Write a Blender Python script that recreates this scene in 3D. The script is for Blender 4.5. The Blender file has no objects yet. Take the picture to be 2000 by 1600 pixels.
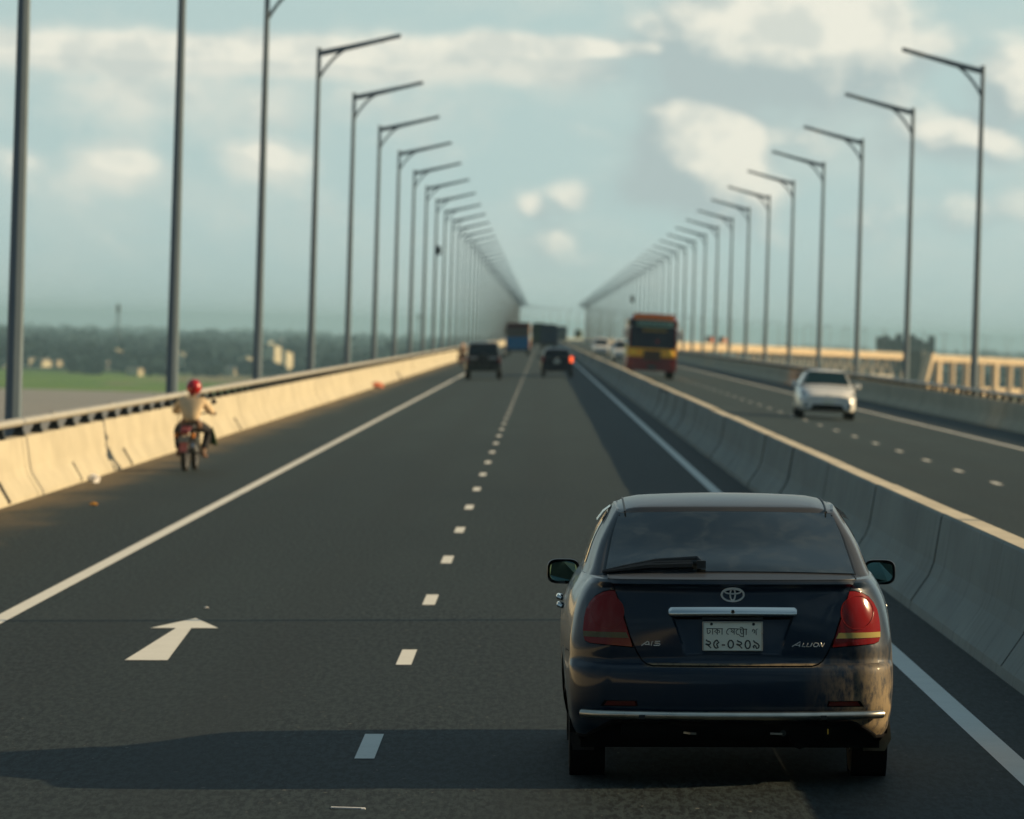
import bpy, math, random
from mathutils import Vector, Matrix
from mathutils.geometry import delaunay_2d_cdt

R = math.radians
random.seed(7)
sc = bpy.context.scene
COL = sc.collection

# ------------------------------------------------------------------ camera
YAW, PITCH, ROLL, CAMH = -0.0046, 0.0128, 0.0278, 2.305
cd = bpy.data.cameras.new("camera")
cam = bpy.data.objects.new("camera", cd)
COL.objects.link(cam)
_f = Vector((math.sin(YAW) * math.cos(PITCH), math.cos(YAW) * math.cos(PITCH), -math.sin(PITCH)))
_r = Vector((math.cos(YAW), -math.sin(YAW), 0))
_u = _r.cross(_f)
_r2 = _r * math.cos(ROLL) + _u * math.sin(ROLL)
_u2 = -_r * math.sin(ROLL) + _u * math.cos(ROLL)
_m = Matrix((_r2, _u2, -_f)).transposed().to_4x4()
_m.translation = (0, 0, CAMH)
cam.matrix_world = _m
cd.sensor_width = 36
cd.lens = 36 * 11780 / 2000
cd.clip_start = 0.5
cd.clip_end = 80000
cd.dof.use_dof = True
cd.dof.focus_distance = 32.0
cd.dof.aperture_fstop = 5.9
sc.camera = cam
sc.view_settings.view_transform = 'Standard'
sc.view_settings.look = 'None'
sc.view_settings.exposure = 0.34
sc.view_settings.gamma = 1.0

# ------------------------------------------------------------------ light
SUN_EL, SUN_AZ = R(22), R(84)          # azimuth clockwise from +Y (driving direction)
sd = Vector((math.sin(SUN_AZ) * math.cos(SUN_EL), math.cos(SUN_AZ) * math.cos(SUN_EL), math.sin(SUN_EL)))
sl = bpy.data.lights.new("sun", 'SUN')
sl.energy = 5.0
sl.color = (1.0, 0.75, 0.43)
sl.angle = R(0.5)
sun = bpy.data.objects.new("sun", sl)
sun.rotation_euler = sd.to_track_quat('Z', 'Y').to_euler()
COL.objects.link(sun)

world = bpy.data.worlds.new("World")
sc.world = world
world.use_nodes = True
NT = world.node_tree
for n in list(NT.nodes):
    NT.nodes.remove(n)

class NG:
    """tiny helper to write node maths as expressions"""
    def __init__(s, nt): s.nt = nt
    def new(s, t, **kw):
        n = s.nt.nodes.new(t)
        for k, v in kw.items(): setattr(n, k, v)
        return n
    def put(s, sock, v):
        if isinstance(v, bpy.types.NodeSocket): s.nt.links.new(v, sock)
        elif isinstance(v, (tuple, list)) and len(v) == 3 and sock.type == 'RGBA': sock.default_value = (*v, 1)
        else: sock.default_value = v
    def m(s, op, a, b=0.0, c=0.0, clamp=False):
        n = s.new('ShaderNodeMath', operation=op, use_clamp=clamp)
        s.put(n.inputs[0], a); s.put(n.inputs[1], b)
        if len(n.inputs) > 2: s.put(n.inputs[2], c)
        return n.outputs[0]
    def noise(s, vec, scale, detail=4, rough=.55, dist=0.0):
        n = s.new('ShaderNodeTexNoise')
        s.put(n.inputs['Vector'], vec)
        n.inputs['Scale'].default_value = scale; n.inputs['Detail'].default_value = detail
        n.inputs['Roughness'].default_value = rough; n.inputs['Distortion'].default_value = dist
        return n.outputs['Fac']
    def xyz(s, x, y, z=0.0):
        n = s.new('ShaderNodeCombineXYZ')
        for i, v in enumerate((x, y, z)): s.put(n.inputs[i], v)
        return n.outputs[0]
    def sep(s, v):
        n = s.new('ShaderNodeSeparateXYZ'); s.put(n.inputs[0], v); return n.outputs
    def mix(s, f, a, b, blend='MIX'):
        n = s.new('ShaderNodeMix', data_type='RGBA', blend_type=blend)
        s.put(n.inputs['Factor'], f); s.put(n.inputs[6], a); s.put(n.inputs[7], b)
        return n.outputs[2]
    def step(s, v, lo, hi, a=0.0, b=1.0):
        n = s.new('ShaderNodeMapRange', interpolation_type='SMOOTHSTEP')
        s.put(n.inputs[0], v)
        for i, q in enumerate((lo, hi, a, b)): s.put(n.inputs[i + 1], q)
        return n.outputs[0]

g = NG(NT)
tc = g.new('ShaderNodeTexCoord')
dx, dy, dz = g.sep(tc.outputs['Generated'])[:3]
sky = g.new('ShaderNodeTexSky', sky_type='NISHITA')
sky.sun_disc = False
sky.sun_elevation = SUN_EL
sky.sun_rotation = SUN_AZ
sky.altitude = 50
sky.air_density = 1.0
sky.dust_density = 1.2
sky.ozone_density = 1.0
g.put(sky.inputs[0], g.xyz(dx, dy, g.m('MAXIMUM', dz, 0.10)))
# directions as azimuth / elevation in hundredths of a radian
az = g.m('MULTIPLY', g.m('ARCTAN2', dx, dy), 100)
el = g.m('MULTIPLY', g.m('ARCSINE', dz), 100)

def cloud_density(ax, ey):
    """cumulus banks low over the river: soft ellipses broken up by noise (units 0.01 rad)"""
    p = g.xyz(ax, g.m('MULTIPLY', ey, 1.35), 0.0)
    n1 = g.noise(p, 0.62, 7, .52, .15)
    # (azimuth, elevation, half width, half height, strength)
    banks = [(3.85, 4.85, 1.85, .95, 1.6), (3.1, 5.7, .9, .5, .8), (4.6, 5.3, .9, .6, .6), (4.0, 3.9, 1.3, .5, .55),
             (2.6, 3.05, 1.0, .85, 1.5), (1.9, 2.4, 1.0, .55, .6), (3.2, 2.5, .9, .5, .6), (4.0, 3.4, 1.2, .4, .45),
             (0.1, 4.45, 1.3, .42, .7), (1.2, 4.7, 1.1, .3, .45),
             (-5.0, 4.45, 7.5, .36, .95), (-.2, 4.7, 3.0, .26, .85), (1.6, 4.75, 1.3, .2, .7), (-5.5, 3.7, 3.5, .7, .38),
             (-7.3, 2.55, .75, .42, .75), (-4.7, 2.75, .75, .42, .7), (-6.6, 3.6, 1.1, .55, .42), (-8.8, 2.6, .6, .3, .5),
             (.45, 2.3, .45, .3, .6), (-.2, 2.1, .3, .25, .5), (.1, 1.4, .6, .4, .35),
             (6.7, 3.4, 1.2, .5, .7), (7.8, 4.3, .9, .8, .7), (6.2, 4.9, .8, .5, .5), (7.4, 2.3, 1.4, .5, .35), (5.3, 2.0, 1.0, .4, .3)]
    acc = None
    for (cx, cy, rx, ry, st) in banks:
        u = g.m('MULTIPLY', g.m('SUBTRACT', ax, cx), 1 / rx)
        v = g.m('MULTIPLY', g.m('SUBTRACT', ey, cy), 1 / ry)
        r2 = g.m('ADD', g.m('MULTIPLY', u, u), g.m('MULTIPLY', v, v))
        b = g.m('MULTIPLY', g.m('EXPONENT', g.m('MULTIPLY', r2, -0.9)), st)
        acc = b if acc is None else g.m('MAXIMUM', acc, b)
    n1c = g.m('SUBTRACT', n1, .5)
    return g.m('ADD', acc, g.m('MULTIPLY', n1c, 1.3))

d0 = cloud_density(az, el)
d1 = cloud_density(g.m('ADD', az, .30), g.m('ADD', el, .30))
relief = g.m('SUBTRACT', d0, d1)
mask = g.step(d0, .0, .62)
light = g.step(g.m('ADD', g.m('MULTIPLY', relief, 1.15), g.m('MULTIPLY', d0, .22)), -.12, .50)
light = g.m('MAXIMUM', light, g.step(g.m('ADD', az, g.m('MULTIPLY', el, -.55)), -.9, -2.6, 0.0, .72))
inner = g.noise(g.xyz(az, g.m('MULTIPLY', el, 1.3), 1.7), 1.0, 5, .5)
light = g.m('MULTIPLY', light, g.step(inner, .34, .56, .55, 1.0))
thin = g.noise(g.xyz(g.m('MULTIPLY', az, .5), el, 4.2), .8, 5, .55)
# general broken cloud for the rest of the dome
pd = g.xyz(g.m('DIVIDE', dx, g.m('ADD', g.m('ABSOLUTE', dz), .12)), g.m('DIVIDE', dy, g.m('ADD', g.m('ABSOLUTE', dz), .12)), 0.0)
dn = g.noise(pd, .8, 5, .55)
dome = g.m('MULTIPLY', g.step(dn, .46, .72), g.step(dz, .07, .16))
SKS = 0.138
skyc = g.mix(1.0, sky.outputs[0], (.95, 1.0, .95), 'MULTIPLY')
cl_lit = (.72 / SKS, .70 / SKS, .60 / SKS)
cl_dark = (.355 / SKS, .425 / SKS, .42 / SKS)
# soft veil of humid air low down, thin milky cloud, rest of the dome, out of view, darkened to cut ambient light
skyc = g.mix(.55, skyc, (.345 / SKS, .435 / SKS, .43 / SKS))
skyc = g.mix(g.m('MULTIPLY', g.step(thin, .42, .68), .26), skyc, (.56 / SKS, .58 / SKS, .52 / SKS))
skyc = g.mix(g.step(el, 2.2, -.2, 0.0, .55), skyc, (.35 / SKS, .44 / SKS, .415 / SKS))
ambient_dim = g.m('MAXIMUM', g.step(dz, .12, .42), g.step(dy, .93, .75))
skyc = g.mix(g.m('MULTIPLY', ambient_dim, .93), skyc, g.mix(g.step(dn, .40, .66), (.030 / SKS, .065 / SKS, .095 / SKS), (.15 / SKS, .225 / SKS, .265 / SKS)))
ahead = g.step(dy, .9, .97)
skyc = g.mix(g.m('MULTIPLY', g.m('MULTIPLY', mask, ahead), g.step(el, .15, 1.6, .25, .9)), skyc, g.mix(light, cl_dark, cl_lit))
bg = g.new('ShaderNodeBackground')
bg.inputs[1].default_value = SKS
NT.links.new(skyc, bg.inputs[0])
wo = g.new('ShaderNodeOutputWorld')
NT.links.new(bg.outputs[0], wo.inputs[0])
world.cycles.sampling_method = 'MANUAL'
world.cycles.sample_map_resolution = 512

# ------------------------------------------------------------------ materials
def mat(name, base=(.5, .5, .5), rough=.5, metal=0.0, coat=0.0, emit=None, estr=0.0, spec=.5, var=0.0, vscale=3.0, bump=0.0, bscale=40.0, streak=False):
    m = bpy.data.materials.new(name); m.use_nodes = True
    nt = m.node_tree; p = nt.nodes['Principled BSDF']
    p.inputs['Roughness'].default_value = rough
    p.inputs['Metallic'].default_value = metal
    p.inputs['Specular IOR Level'].default_value = spec
    p.inputs['Coat Weight'].default_value = coat
    p.inputs['Coat Roughness'].default_value = .04
    q = NG(nt)
    p.inputs['Base Color'].default_value = (*base, 1)
    if emit:
        p.inputs['Emission Color'].default_value = (*emit, 1); p.inputs['Emission Strength'].default_value = estr
    if var or bump:
        t = q.new('ShaderNodeTexCoord').outputs['Object']
    if var:
        n = q.noise(t, vscale, 5, .6)
        q.put(p.inputs['Base Color'], q.mix(q.step(n, .3, .7), tuple(c * (1 - var) for c in base), tuple(min(1, c * (1 + var)) for c in base)))
        q.put(p.inputs['Roughness'], q.m('ADD', rough - .1, q.m('MULTIPLY', n, .2)))
    if bump:
        b = q.new('ShaderNodeBump'); b.inputs['Strength'].default_value = bump; b.inputs['Distance'].default_value = .02
        q.put(b.inputs['Height'], q.noise(t, bscale, 3)); nt.links.new(b.outputs[0], p.inputs['Normal'])
    return m

def nodes_of(m):
    nt = m.node_tree
    return nt, nt.nodes['Principled BSDF'], NG(nt)

# asphalt: dark aggregate, fine speckle, slow patches, wheel tracks, brown dust along the left kerb line
M = {}
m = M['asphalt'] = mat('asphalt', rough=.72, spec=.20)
nt, p, q = nodes_of(m)
t = q.new('ShaderNodeTexCoord').outputs['Object']
sx, sy, sz = q.sep(t)[:3]
fine = q.noise(q.xyz(sx, q.m('MULTIPLY', sy, .14)), 26, 3, .85)
mid = q.noise(t, 14, 4, .6)
slow = q.noise(q.xyz(sx, q.m('MULTIPLY', sy, .12)), .55, 4, .55)
c = q.mix(q.step(fine, .40, .60), (.003, .006, .007), (.033, .049, .050))
c = q.mix(q.step(q.noise(q.xyz(sx, q.m('MULTIPLY', sy, .3)), 24, 1, .5), .73, .77), c, (.14, .14, .12))
c = q.mix(q.m('MULTIPLY', q.step(mid, .52, .75), .35), c, (.018, .021, .020))
c = q.mix(q.m('MULTIPLY', q.step(slow, .35, .7), .35), c, (.028, .041, .041))
trk = q.m('ABSOLUTE', q.m('SUBTRACT', q.m('FRACT', q.m('DIVIDE', q.m('ADD', sx, 4.35), 3.45)), .5))
c = q.mix(q.m('MULTIPLY', q.m('MULTIPLY', q.step(trk, .10, .20), q.step(trk, .36, .26)), q.m('MULTIPLY', q.step(slow, .3, .7), .38)), c, (.016, .020, .019))
oil = q.noise(q.xyz(q.m('MULTIPLY', sx, 3), q.m('MULTIPLY', sy, .35), 9.0), .9, 4, .6)
c = q.mix(q.m('MULTIPLY', q.step(oil, .66, .78), .5), c, (.010, .012, .012))
dustw = q.m('MULTIPLY', q.step(q.m('ADD', sx, q.m('MULTIPLY', q.noise(q.xyz(sx, q.m('MULTIPLY', sy, .25)), .8, 5, .65), 2.2)), -5.9, -4.7, 1.0, 0.0), .75)
c = q.mix(dustw, c, q.mix(mid, (.10, .075, .042), (.20, .15, .085)))
# older, darker surfacing before the first joint; further paling is distance haze and sheen painted into the colour
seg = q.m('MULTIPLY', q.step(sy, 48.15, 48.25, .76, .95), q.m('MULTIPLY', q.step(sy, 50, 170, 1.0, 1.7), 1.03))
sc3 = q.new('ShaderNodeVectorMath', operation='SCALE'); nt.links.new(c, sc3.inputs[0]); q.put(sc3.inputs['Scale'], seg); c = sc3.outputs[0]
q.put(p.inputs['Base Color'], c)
b = q.new('ShaderNodeBump'); b.inputs['Strength'].default_value = .5; b.inputs['Distance'].default_value = .006
q.put(b.inputs['Height'], fine); nt.links.new(b.outputs[0], p.inputs['Normal'])

m = M['paint_line'] = mat('road_paint', rough=.65)
nt, p, q = nodes_of(m)
t = q.new('ShaderNodeTexCoord').outputs['Object']
wear = q.step(q.noise(t, 22, 5, .75), .56, .74)
q.put(p.inputs['Base Color'], q.mix(q.m('MULTIPLY', wear, .4), q.mix(q.noise(t, 2.5, 4), (.68, .68, .63), (.82, .82, .77)), (.2, .2, .18)))

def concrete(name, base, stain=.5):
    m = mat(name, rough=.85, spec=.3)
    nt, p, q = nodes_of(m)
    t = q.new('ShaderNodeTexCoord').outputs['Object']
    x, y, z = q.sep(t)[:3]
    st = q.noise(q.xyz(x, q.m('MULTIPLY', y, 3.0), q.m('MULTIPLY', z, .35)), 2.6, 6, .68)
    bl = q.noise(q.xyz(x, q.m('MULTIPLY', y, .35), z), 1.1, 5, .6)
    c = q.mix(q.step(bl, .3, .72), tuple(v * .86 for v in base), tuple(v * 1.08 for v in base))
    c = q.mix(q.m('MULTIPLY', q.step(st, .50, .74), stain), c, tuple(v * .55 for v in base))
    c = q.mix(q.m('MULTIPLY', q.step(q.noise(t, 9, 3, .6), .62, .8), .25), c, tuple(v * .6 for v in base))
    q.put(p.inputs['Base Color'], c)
    b = q.new('ShaderNodeBump'); b.inputs['Strength'].default_value = .25; b.inputs['Distance'].default_value = .01
    q.put(b.inputs['Height'], q.noise(t, 30, 4, .6)); nt.links.new(b.outputs[0], p.inputs['Normal'])
    return m
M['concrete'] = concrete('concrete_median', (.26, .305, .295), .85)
M['concrete_top_sunlit'] = concrete('concrete_top_sunlit', (.62, .56, .44), .15)  # sun on the median top painted in as a paler, warmer tone
M['concrete_side'] = concrete('concrete_parapet', (.48, .44, .335), .2)
M['concrete_far'] = concrete('concrete_viaduct', (.56, .44, .28), .2)
M['joint'] = mat('joint_dark', (.05, .05, .048), .9)
M['galv'] = mat('galvanised_rail', (.46, .44, .38), .5, .3, var=.08, vscale=4)
M['post'] = mat('rail_post_dark', (.035, .042, .042), .6, .2, var=.2)
M['pole'] = mat('lamp_pole_grey', (.125, .175, .215), .5, .0, var=.06, vscale=1.2)
M['lamp'] = mat('lamp_head_grey', (.22, .25, .26), .45, .3)
M['lens'] = mat('lamp_lens', (.6, .6, .55), .25)
M['black'] = mat('black_trim', (.008, .009, .010), .45)
M['rubber'] = mat('rubber', (.014, .014, .015), .8, bump=.3, bscale=60)
M['steel'] = mat('deck_steel', (.42, .40, .35), .6, .1, var=.1, vscale=.05)
M['under'] = mat('underbody', (.004, .004, .005), .95, spec=.1)

# ------------------------------------------------------------------ mesh helpers
class MB:
    def __init__(s): s.v = []; s.f = []; s.mi = []
    def add(s, vs, fs, mi=0):
        o = len(s.v); s.v += [tuple(v) for v in vs]; s.f += [tuple(i + o for i in f) for f in fs]; s.mi += [mi] * len(fs); return s
    def box(s, cx, cy, cz, sx, sy, sz, mi=0, tx=1.0, ty=1.0):
        a, b, c = sx / 2, sy / 2, sz / 2
        vs = [(cx + i * a * (tx if k > 0 else 1), cy + j * b * (ty if k > 0 else 1), cz + k * c) for k in (-1, 1) for j in (-1, 1) for i in (-1, 1)]
        return s.add(vs, [(0, 2, 3, 1), (4, 5, 7, 6), (0, 1, 5, 4), (2, 6, 7, 3), (0, 4, 6, 2), (1, 3, 7, 5)], mi)
    def grid(s, rows, mi=0, close=False):
        n = len(rows[0]); vs = [p for r in rows for p in r]; fs = []
        for i in range(len(rows) - 1):
            for j in range(n if close else n - 1):
                k = (j + 1) % n
                fs.append((i * n + j, i * n + k, (i + 1) * n + k, (i + 1) * n + j))
        return s.add(vs, fs, mi)
    def tube(s, pts, r, n=8, mi=0, caps=True, sq=1.0):
        pts = [Vector(p) for p in pts]; rows = []
        if not hasattr(r, '__len__'): r = [r] * len(pts)
        up0 = None
        for i, p in enumerate(pts):
            d = (pts[min(i + 1, len(pts) - 1)] - pts[max(i - 1, 0)]).normalized()
            a = up0 if up0 is not None else (Vector((0, 0, 1)) if abs(d.z) < .9 else Vector((1, 0, 0)))
            x = (a - d * a.dot(d)).normalized(); up0 = x; y = d.cross(x)
            rows.append([p + x * math.cos(6.28318 * k / n) * r[i] + y * math.sin(6.28318 * k / n) * r[i] * sq for k in range(n)])
        s.grid(rows, mi, close=True)
        if caps:
            o = len(s.v)
            s.add(rows[0], [tuple(range(n))[::-1]], mi); s.add(rows[-1], [tuple(range(n))], mi)
        return s
    def lathe(s, cx, cy, cz, prof, n=28, mi=0, axis='X'):
        rows = []
        for (a, r) in prof:
            row = []
            for k in range(n):
                t = 6.28318 * k / n
                if axis == 'X': row.append((cx + a, cy + r * math.cos(t), cz + r * math.sin(t)))
                elif axis == 'Z': row.append((cx + r * math.cos(t), cy + r * math.sin(t), cz + a))
                else: row.append((cx + r * math.cos(t), cy + a, cz + r * math.sin(t)))
            rows.append(row)
        return s.grid(rows, mi, close=True)
    def ball(s, cx, cy, cz, rx, ry, rz, n=14, m=9, mi=0, jit=0, rnd=None):
        rows = []
        for i in range(m + 1):
            a = math.pi * i / m; row = []
            for k in range(n):
                t = 6.28318 * k / n; j = 1 + (rnd.uniform(-jit, jit) if rnd else 0)
                row.append((cx + rx * math.sin(a) * math.cos(t) * j, cy + ry * math.sin(a) * math.sin(t) * j, cz - rz * math.cos(a) * j))
            rows.append(row)
        return s.grid(rows, mi, close=True)
    def prism(s, pts, d, mi=0):
        """pts: planar loop of 3-D points, extruded by vector d"""
        n = len(pts); d = Vector(d); a = [Vector(p) for p in pts]; b = [p + d for p in a]
        return s.add(a + b, [tuple(range(n))[::-1], tuple(range(n, 2 * n))] + [(i, (i + 1) % n, n + (i + 1) % n, n + i) for i in range(n)], mi)
    def build(s, name, mats, parent=None, smooth=False, bevel=0.0, seg=2, subd=0):
        me = bpy.data.meshes.new(name); me.from_pydata(s.v, [], s.f)
        for mm in (mats if isinstance(mats, (list, tuple)) else [mats]): me.materials.append(mm)
        for pl, k in zip(me.polygons, s.mi): pl.material_index = k
        me.validate()
        if smooth:
            for pl in me.polygons: pl.use_smooth = True
            if smooth != 'all':
                me.set_sharp_from_angle(angle=R(38))
        me.update()
        o = bpy.data.objects.new(name, me); COL.objects.link(o)
        if parent: o.parent = parent
        if bevel:
            bv = o.modifiers.new('bevel', 'BEVEL'); bv.width = bevel; bv.segments = seg; bv.limit_method = 'ANGLE'; bv.angle_limit = R(40)
        if subd:
            sb = o.modifiers.new('subd', 'SUBSURF'); sb.levels = subd; sb.render_levels = subd
        return o

def tag(o, label=None, cat=None, group=None, kind=None):
    if label: o['label'] = label
    if cat: o['category'] = cat
    if group: o['group'] = group
    if kind: o['kind'] = kind
    return o
def thing(name, label, cat, loc=(0, 0, 0), rot=(0, 0, 0), group=None):
    o = bpy.data.objects.new(name, None); COL.objects.link(o)
    o.location = loc; o.rotation_euler = rot; o.empty_display_size = .3
    return tag(o, label, cat, group)
KIDS = {}
def copy_tree(o, parent=None):
    c = o.copy(); COL.objects.link(c)
    if parent is not None:
        mpi = o.matrix_parent_inverse.copy(); c.parent = parent; c.matrix_parent_inverse = mpi
    for ch in [x for x in bpy.data.objects if x.parent == o]: copy_tree(ch, c)
    return c
def fix_normals(o):
    import bmesh
    bm = bmesh.new(); bm.from_mesh(o.data); bmesh.ops.recalc_face_normals(bm, faces=bm.faces); bm.to_mesh(o.data); bm.free()

# ------------------------------------------------------------------ the bridge line: straight to 2 km, then a long right-hand bend
RC, Y0, XM = 3250.0, 2000.0, 3.5
def drop(s): return 0.0 if s < 2250 else 5.0e-6 * (s - 2250) ** 2 if s < 3300 else 5.5125 + .0105 * (s - 3300)
def zr(x):  return .025 * x if x < XM else .0875 - .025 * (x - XM)
def C(s, x, z=0.0):
    if s <= Y0: return (x, s, z)
    a = (s - Y0) / RC; rr = RC - (x - XM)
    return (XM + RC - rr * math.cos(a), Y0 + rr * math.sin(a), z - drop(s))
S_LIST = [-40, 0, 20, 40, 60, 80, 100, 150, 200, 300, 400, 600, 800, 1000, 1300, 1600, 2000] + [2000 + 40 * i for i in range(1, 48)]
def sweep(mb, prof, slist=S_LIST, mi=0, close=False):
    return mb.grid([[C(s, x, z) for (x, z) in prof] for s in slist], mi, close)

# road deck
mb = MB()
sweep(mb, [(-7.0, zr(-7.0)), (-4, zr(-4)), (0, 0), (3.14, zr(3.14))]); sweep(mb, [(3.86, zr(3.86)), (8, zr(8)), (13.75, zr(13.75))])
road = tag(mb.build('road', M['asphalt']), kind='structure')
mb = MB()
for x0 in (-4.35, 2.52, 4.38, 11.3): sweep(mb, [(x0, zr(x0) + .004), (x0 + .15, zr(x0 + .15) + .004)])
mb.build('edge_line', M['paint_line'], road)
D0, DP, DL, DW = 33.55, 9.22, 2.0, .108
far = MB()
for (xc, y1) in ((-.895, 24.33), (7.74, 28.1)):
    k = 0
    y = y1
    while y < 2000:
        q1 = [(xc - DW / 2, y - DL / 2), (xc + DW / 2, y - DL / 2), (xc + DW / 2, y + DL / 2), (xc - DW / 2, y + DL / 2)]
        q1 = [(a, b, zr(a) + .004) for a, b in q1]
        if k < 48: MB().add(q1, [(0, 1, 2, 3)]).build('lane_dash', M['paint_line'], road)
        else: far.add(q1, [(0, 1, 2, 3)])
        k += 1; y += DP
tag(far.build('lane_dash', M['paint_line'], road), kind='stuff')
ar = [(-2.86, 42.26), (-2.56, 42.26), (-2.66, 46.86), (-2.45, 46.86), (-2.72, 48.5), (-2.98, 46.86), (-2.78, 46.86)]
MB().add([(a, b, zr(a) + .004) for a, b in ar], [tuple(range(7))]).build('direction_arrow', M['paint_line'], road)

# deck girder below the road, truss and piers
mb = MB()
sweep(mb, [(14.17, .05), (14.35, -2.6), (11.0, -3.0), (-4.0, -3.0), (-7.6, -2.6), (-7.45, .05)])
mb.grid([[C(s, -7.5, -.35) for s in S_LIST], [C(s, 14.5, -.35) for s in S_LIST]])
girder = mb.build('deck_girder', M['concrete_far'])

# ------------------------------------------------------------------ median barrier
zb = zr(3.14)
mp = [(3.14, zb - .02), (3.155, zb + .07), (3.30, zb + .29), (3.34, zb + .40), (3.395, zb + .775), (3.41, zb + .80), (3.59, zb + .80), (3.605, zb + .775), (3.66, zb + .40), (3.70, zb + .29), (3.845, zb + .07), (3.86, zb - .02)]
SB = [-40] + [0.15 + 10 * i for i in range(0, 200)] + [2000 + 40 * i for i in range(1, 48)]
median = thing('median_barrier', 'grey concrete barrier dividing the two carriageways behind the blue sedan', 'barrier')
mb = MB()
rm = random.Random(3)
prev = -40.0
for i in range(200):
    y0 = .78 + 9.95 * i
    ya = prev; yb_ = y0 - .020; prev = y0 + .020
    dz = rm.uniform(-.012, .012); dxx = rm.uniform(-.008, .008)
    mb.grid([[(x + dxx, yy, z + (dz if z > zb + .5 else 0)) for (x, z) in mp] for yy in (ya, yb_)])
    for yy in (ya, yb_): mb.add([(x + dxx, yy, z + (dz if z > zb + .5 else 0)) for (x, z) in mp], [tuple(range(len(mp)))])
sweep(mb, mp, [prev] + [2000 + 40 * i for i in range(1, 48)])
bw = mb.build('barrier_wall', [M['concrete'], M['concrete_top_sunlit'], M['joint']], median)
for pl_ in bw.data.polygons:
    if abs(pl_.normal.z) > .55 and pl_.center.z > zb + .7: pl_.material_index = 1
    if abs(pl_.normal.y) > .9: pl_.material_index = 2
# dark sealant in the joints between cast panels
for k in range(2, 60):
    yy = .78 + 9.95 * k
    MB().tube([(mp[i][0] - .001, yy, mp[i][1]) for i in range(1, 6)], .0085, 6).build('panel_joint', M['joint'], median)
sm = MB(); core = [(3.5 + (x - 3.5) * .955, z - .014) for (x, z) in mp]
sweep(sm, core, [-40, 500, 2000]); sm.build('joint_filler', M['joint'], median)

# ------------------------------------------------------------------ side parapets with steel rail
def parapet(side, label):
    # local profile measured outward from the kerb foot
    def X(a): return (-6.98 - a) if side < 0 else (13.70 + a)
    z0 = zr(X(0))
    prof = [(0, z0 - .02), (.015, z0 + .06), (.17, z0 + .30), (.20, z0 + .40), (.26, z0 + .80), (.28, z0 + .82), (.45, z0 + .82), (.47, z0 + .80), (.49, z0 - .4)]
    root = thing('parapet', label, 'parapet', group=None)
    mb = MB(); prev = -40.0; rr = random.Random(11 + side)
    ys = [-40 + 12.04 * i for i in range(0, 170)]
    off = 3.95
    for i in range(len(ys)):
        y1 = ys[i] + off + 12.04
        if y1 > 2000: y1 = 2000
        d = rr.uniform(-.01, .01)
        rows = [[(X(a + d), yy, z) for (a, z) in prof] for yy in (prev, y1 - .018)]
        mb.grid(rows)
        for r_ in rows: mb.add(r_, [tuple(range(len(prof)))])
        prev = y1 + .018
        if y1 >= 2000: break
    sweep(mb, [(X(a), z) for a, z in prof], [2000 + 40 * i for i in range(0, 48)])
    mb.build('concrete_wall', M['concrete_side'], root)
    sm = MB(); sweep(sm, [(X(.05 + a * .9), z - .03) for a, z in prof], [-40, 500, 2000]); sm.build('joint_filler', M['joint'], root)
    rl = MB()
    n = 10
    zc, xr = z0 + 1.02, X(.36)
    rows = []
    sl_ = [-40 + 12 * i for i in range(0, 60)] + [800, 1000, 1400, 2000] + [2000 + 40 * i for i in range(1, 48)]
    for s in sl_: rows.append([C(s, xr + .085 * math.cos(6.283 * k / n), zc + .062 * math.sin(6.283 * k / n)) for k in range(n)])
    rl.grid(rows, close=True)
    # sleeve joints in the rail
    for k in range(60):
        yy = 6.4 + 12.04 * k
        rl.tube([(xr, yy, zc), (xr, yy + .3, zc)], .078, 10)
    rl.build('hand_rail', M['galv'], root, smooth=True)
    o = -1 if side < 0 else 1
    def post(mbx, y):
        # a cast foot with a tapering upright that carries the rail
        def Q(a, z): return (X(a), y, z)
        f0 = [(.285, .82), (.45, .82), (.45, .86), (.43, .90), (.40, .985), (.32, .985), (.31, .90), (.285, .86)]
        mbx.prism([Q(a, z0 + z) for a, z in f0], (0, .17, 0))
        mbx.box(X(.37), y + .085, z0 + .843, .155, .34, .05)
    PP = 3.08
    first = 82.0 if side < 0 else 168.0
    k = 0; y = first; stuff = MB()
    while y < 1000:
        if k < 99: b_ = MB(); post(b_, y); b_.build('rail_post', M['post'], root)
        else: post(stuff, y)
        k += 1; y += PP
    y = first - PP
    while y > 0: post(stuff, y); y -= PP
    tag(stuff.build('rail_post', M['post'], root), kind='stuff')
    return root, X, z0
par_l, XL_, z0l = parapet(-1, 'sunlit cream concrete parapet with a steel rail on the left, beside the motorcyclist')
par_r, XR_, z0r = parapet(1, 'shaded grey concrete parapet with a rail on the far right edge, behind the white car')
# drain slots on the left wall
for (yy, dark) in ((79.6, 1), (92.3, 0), (103.6, 0), (141, 0)):
    MB().tube([(XL_(.0), yy + .02, z0l + .03), (XL_(.09), yy + .05, z0l + .17), (XL_(.165), yy + .08, z0l + .295)], .05 if dark else .03, 6).build('drain_slot', M['black'] if dark else M['post'], par_l)

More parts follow.
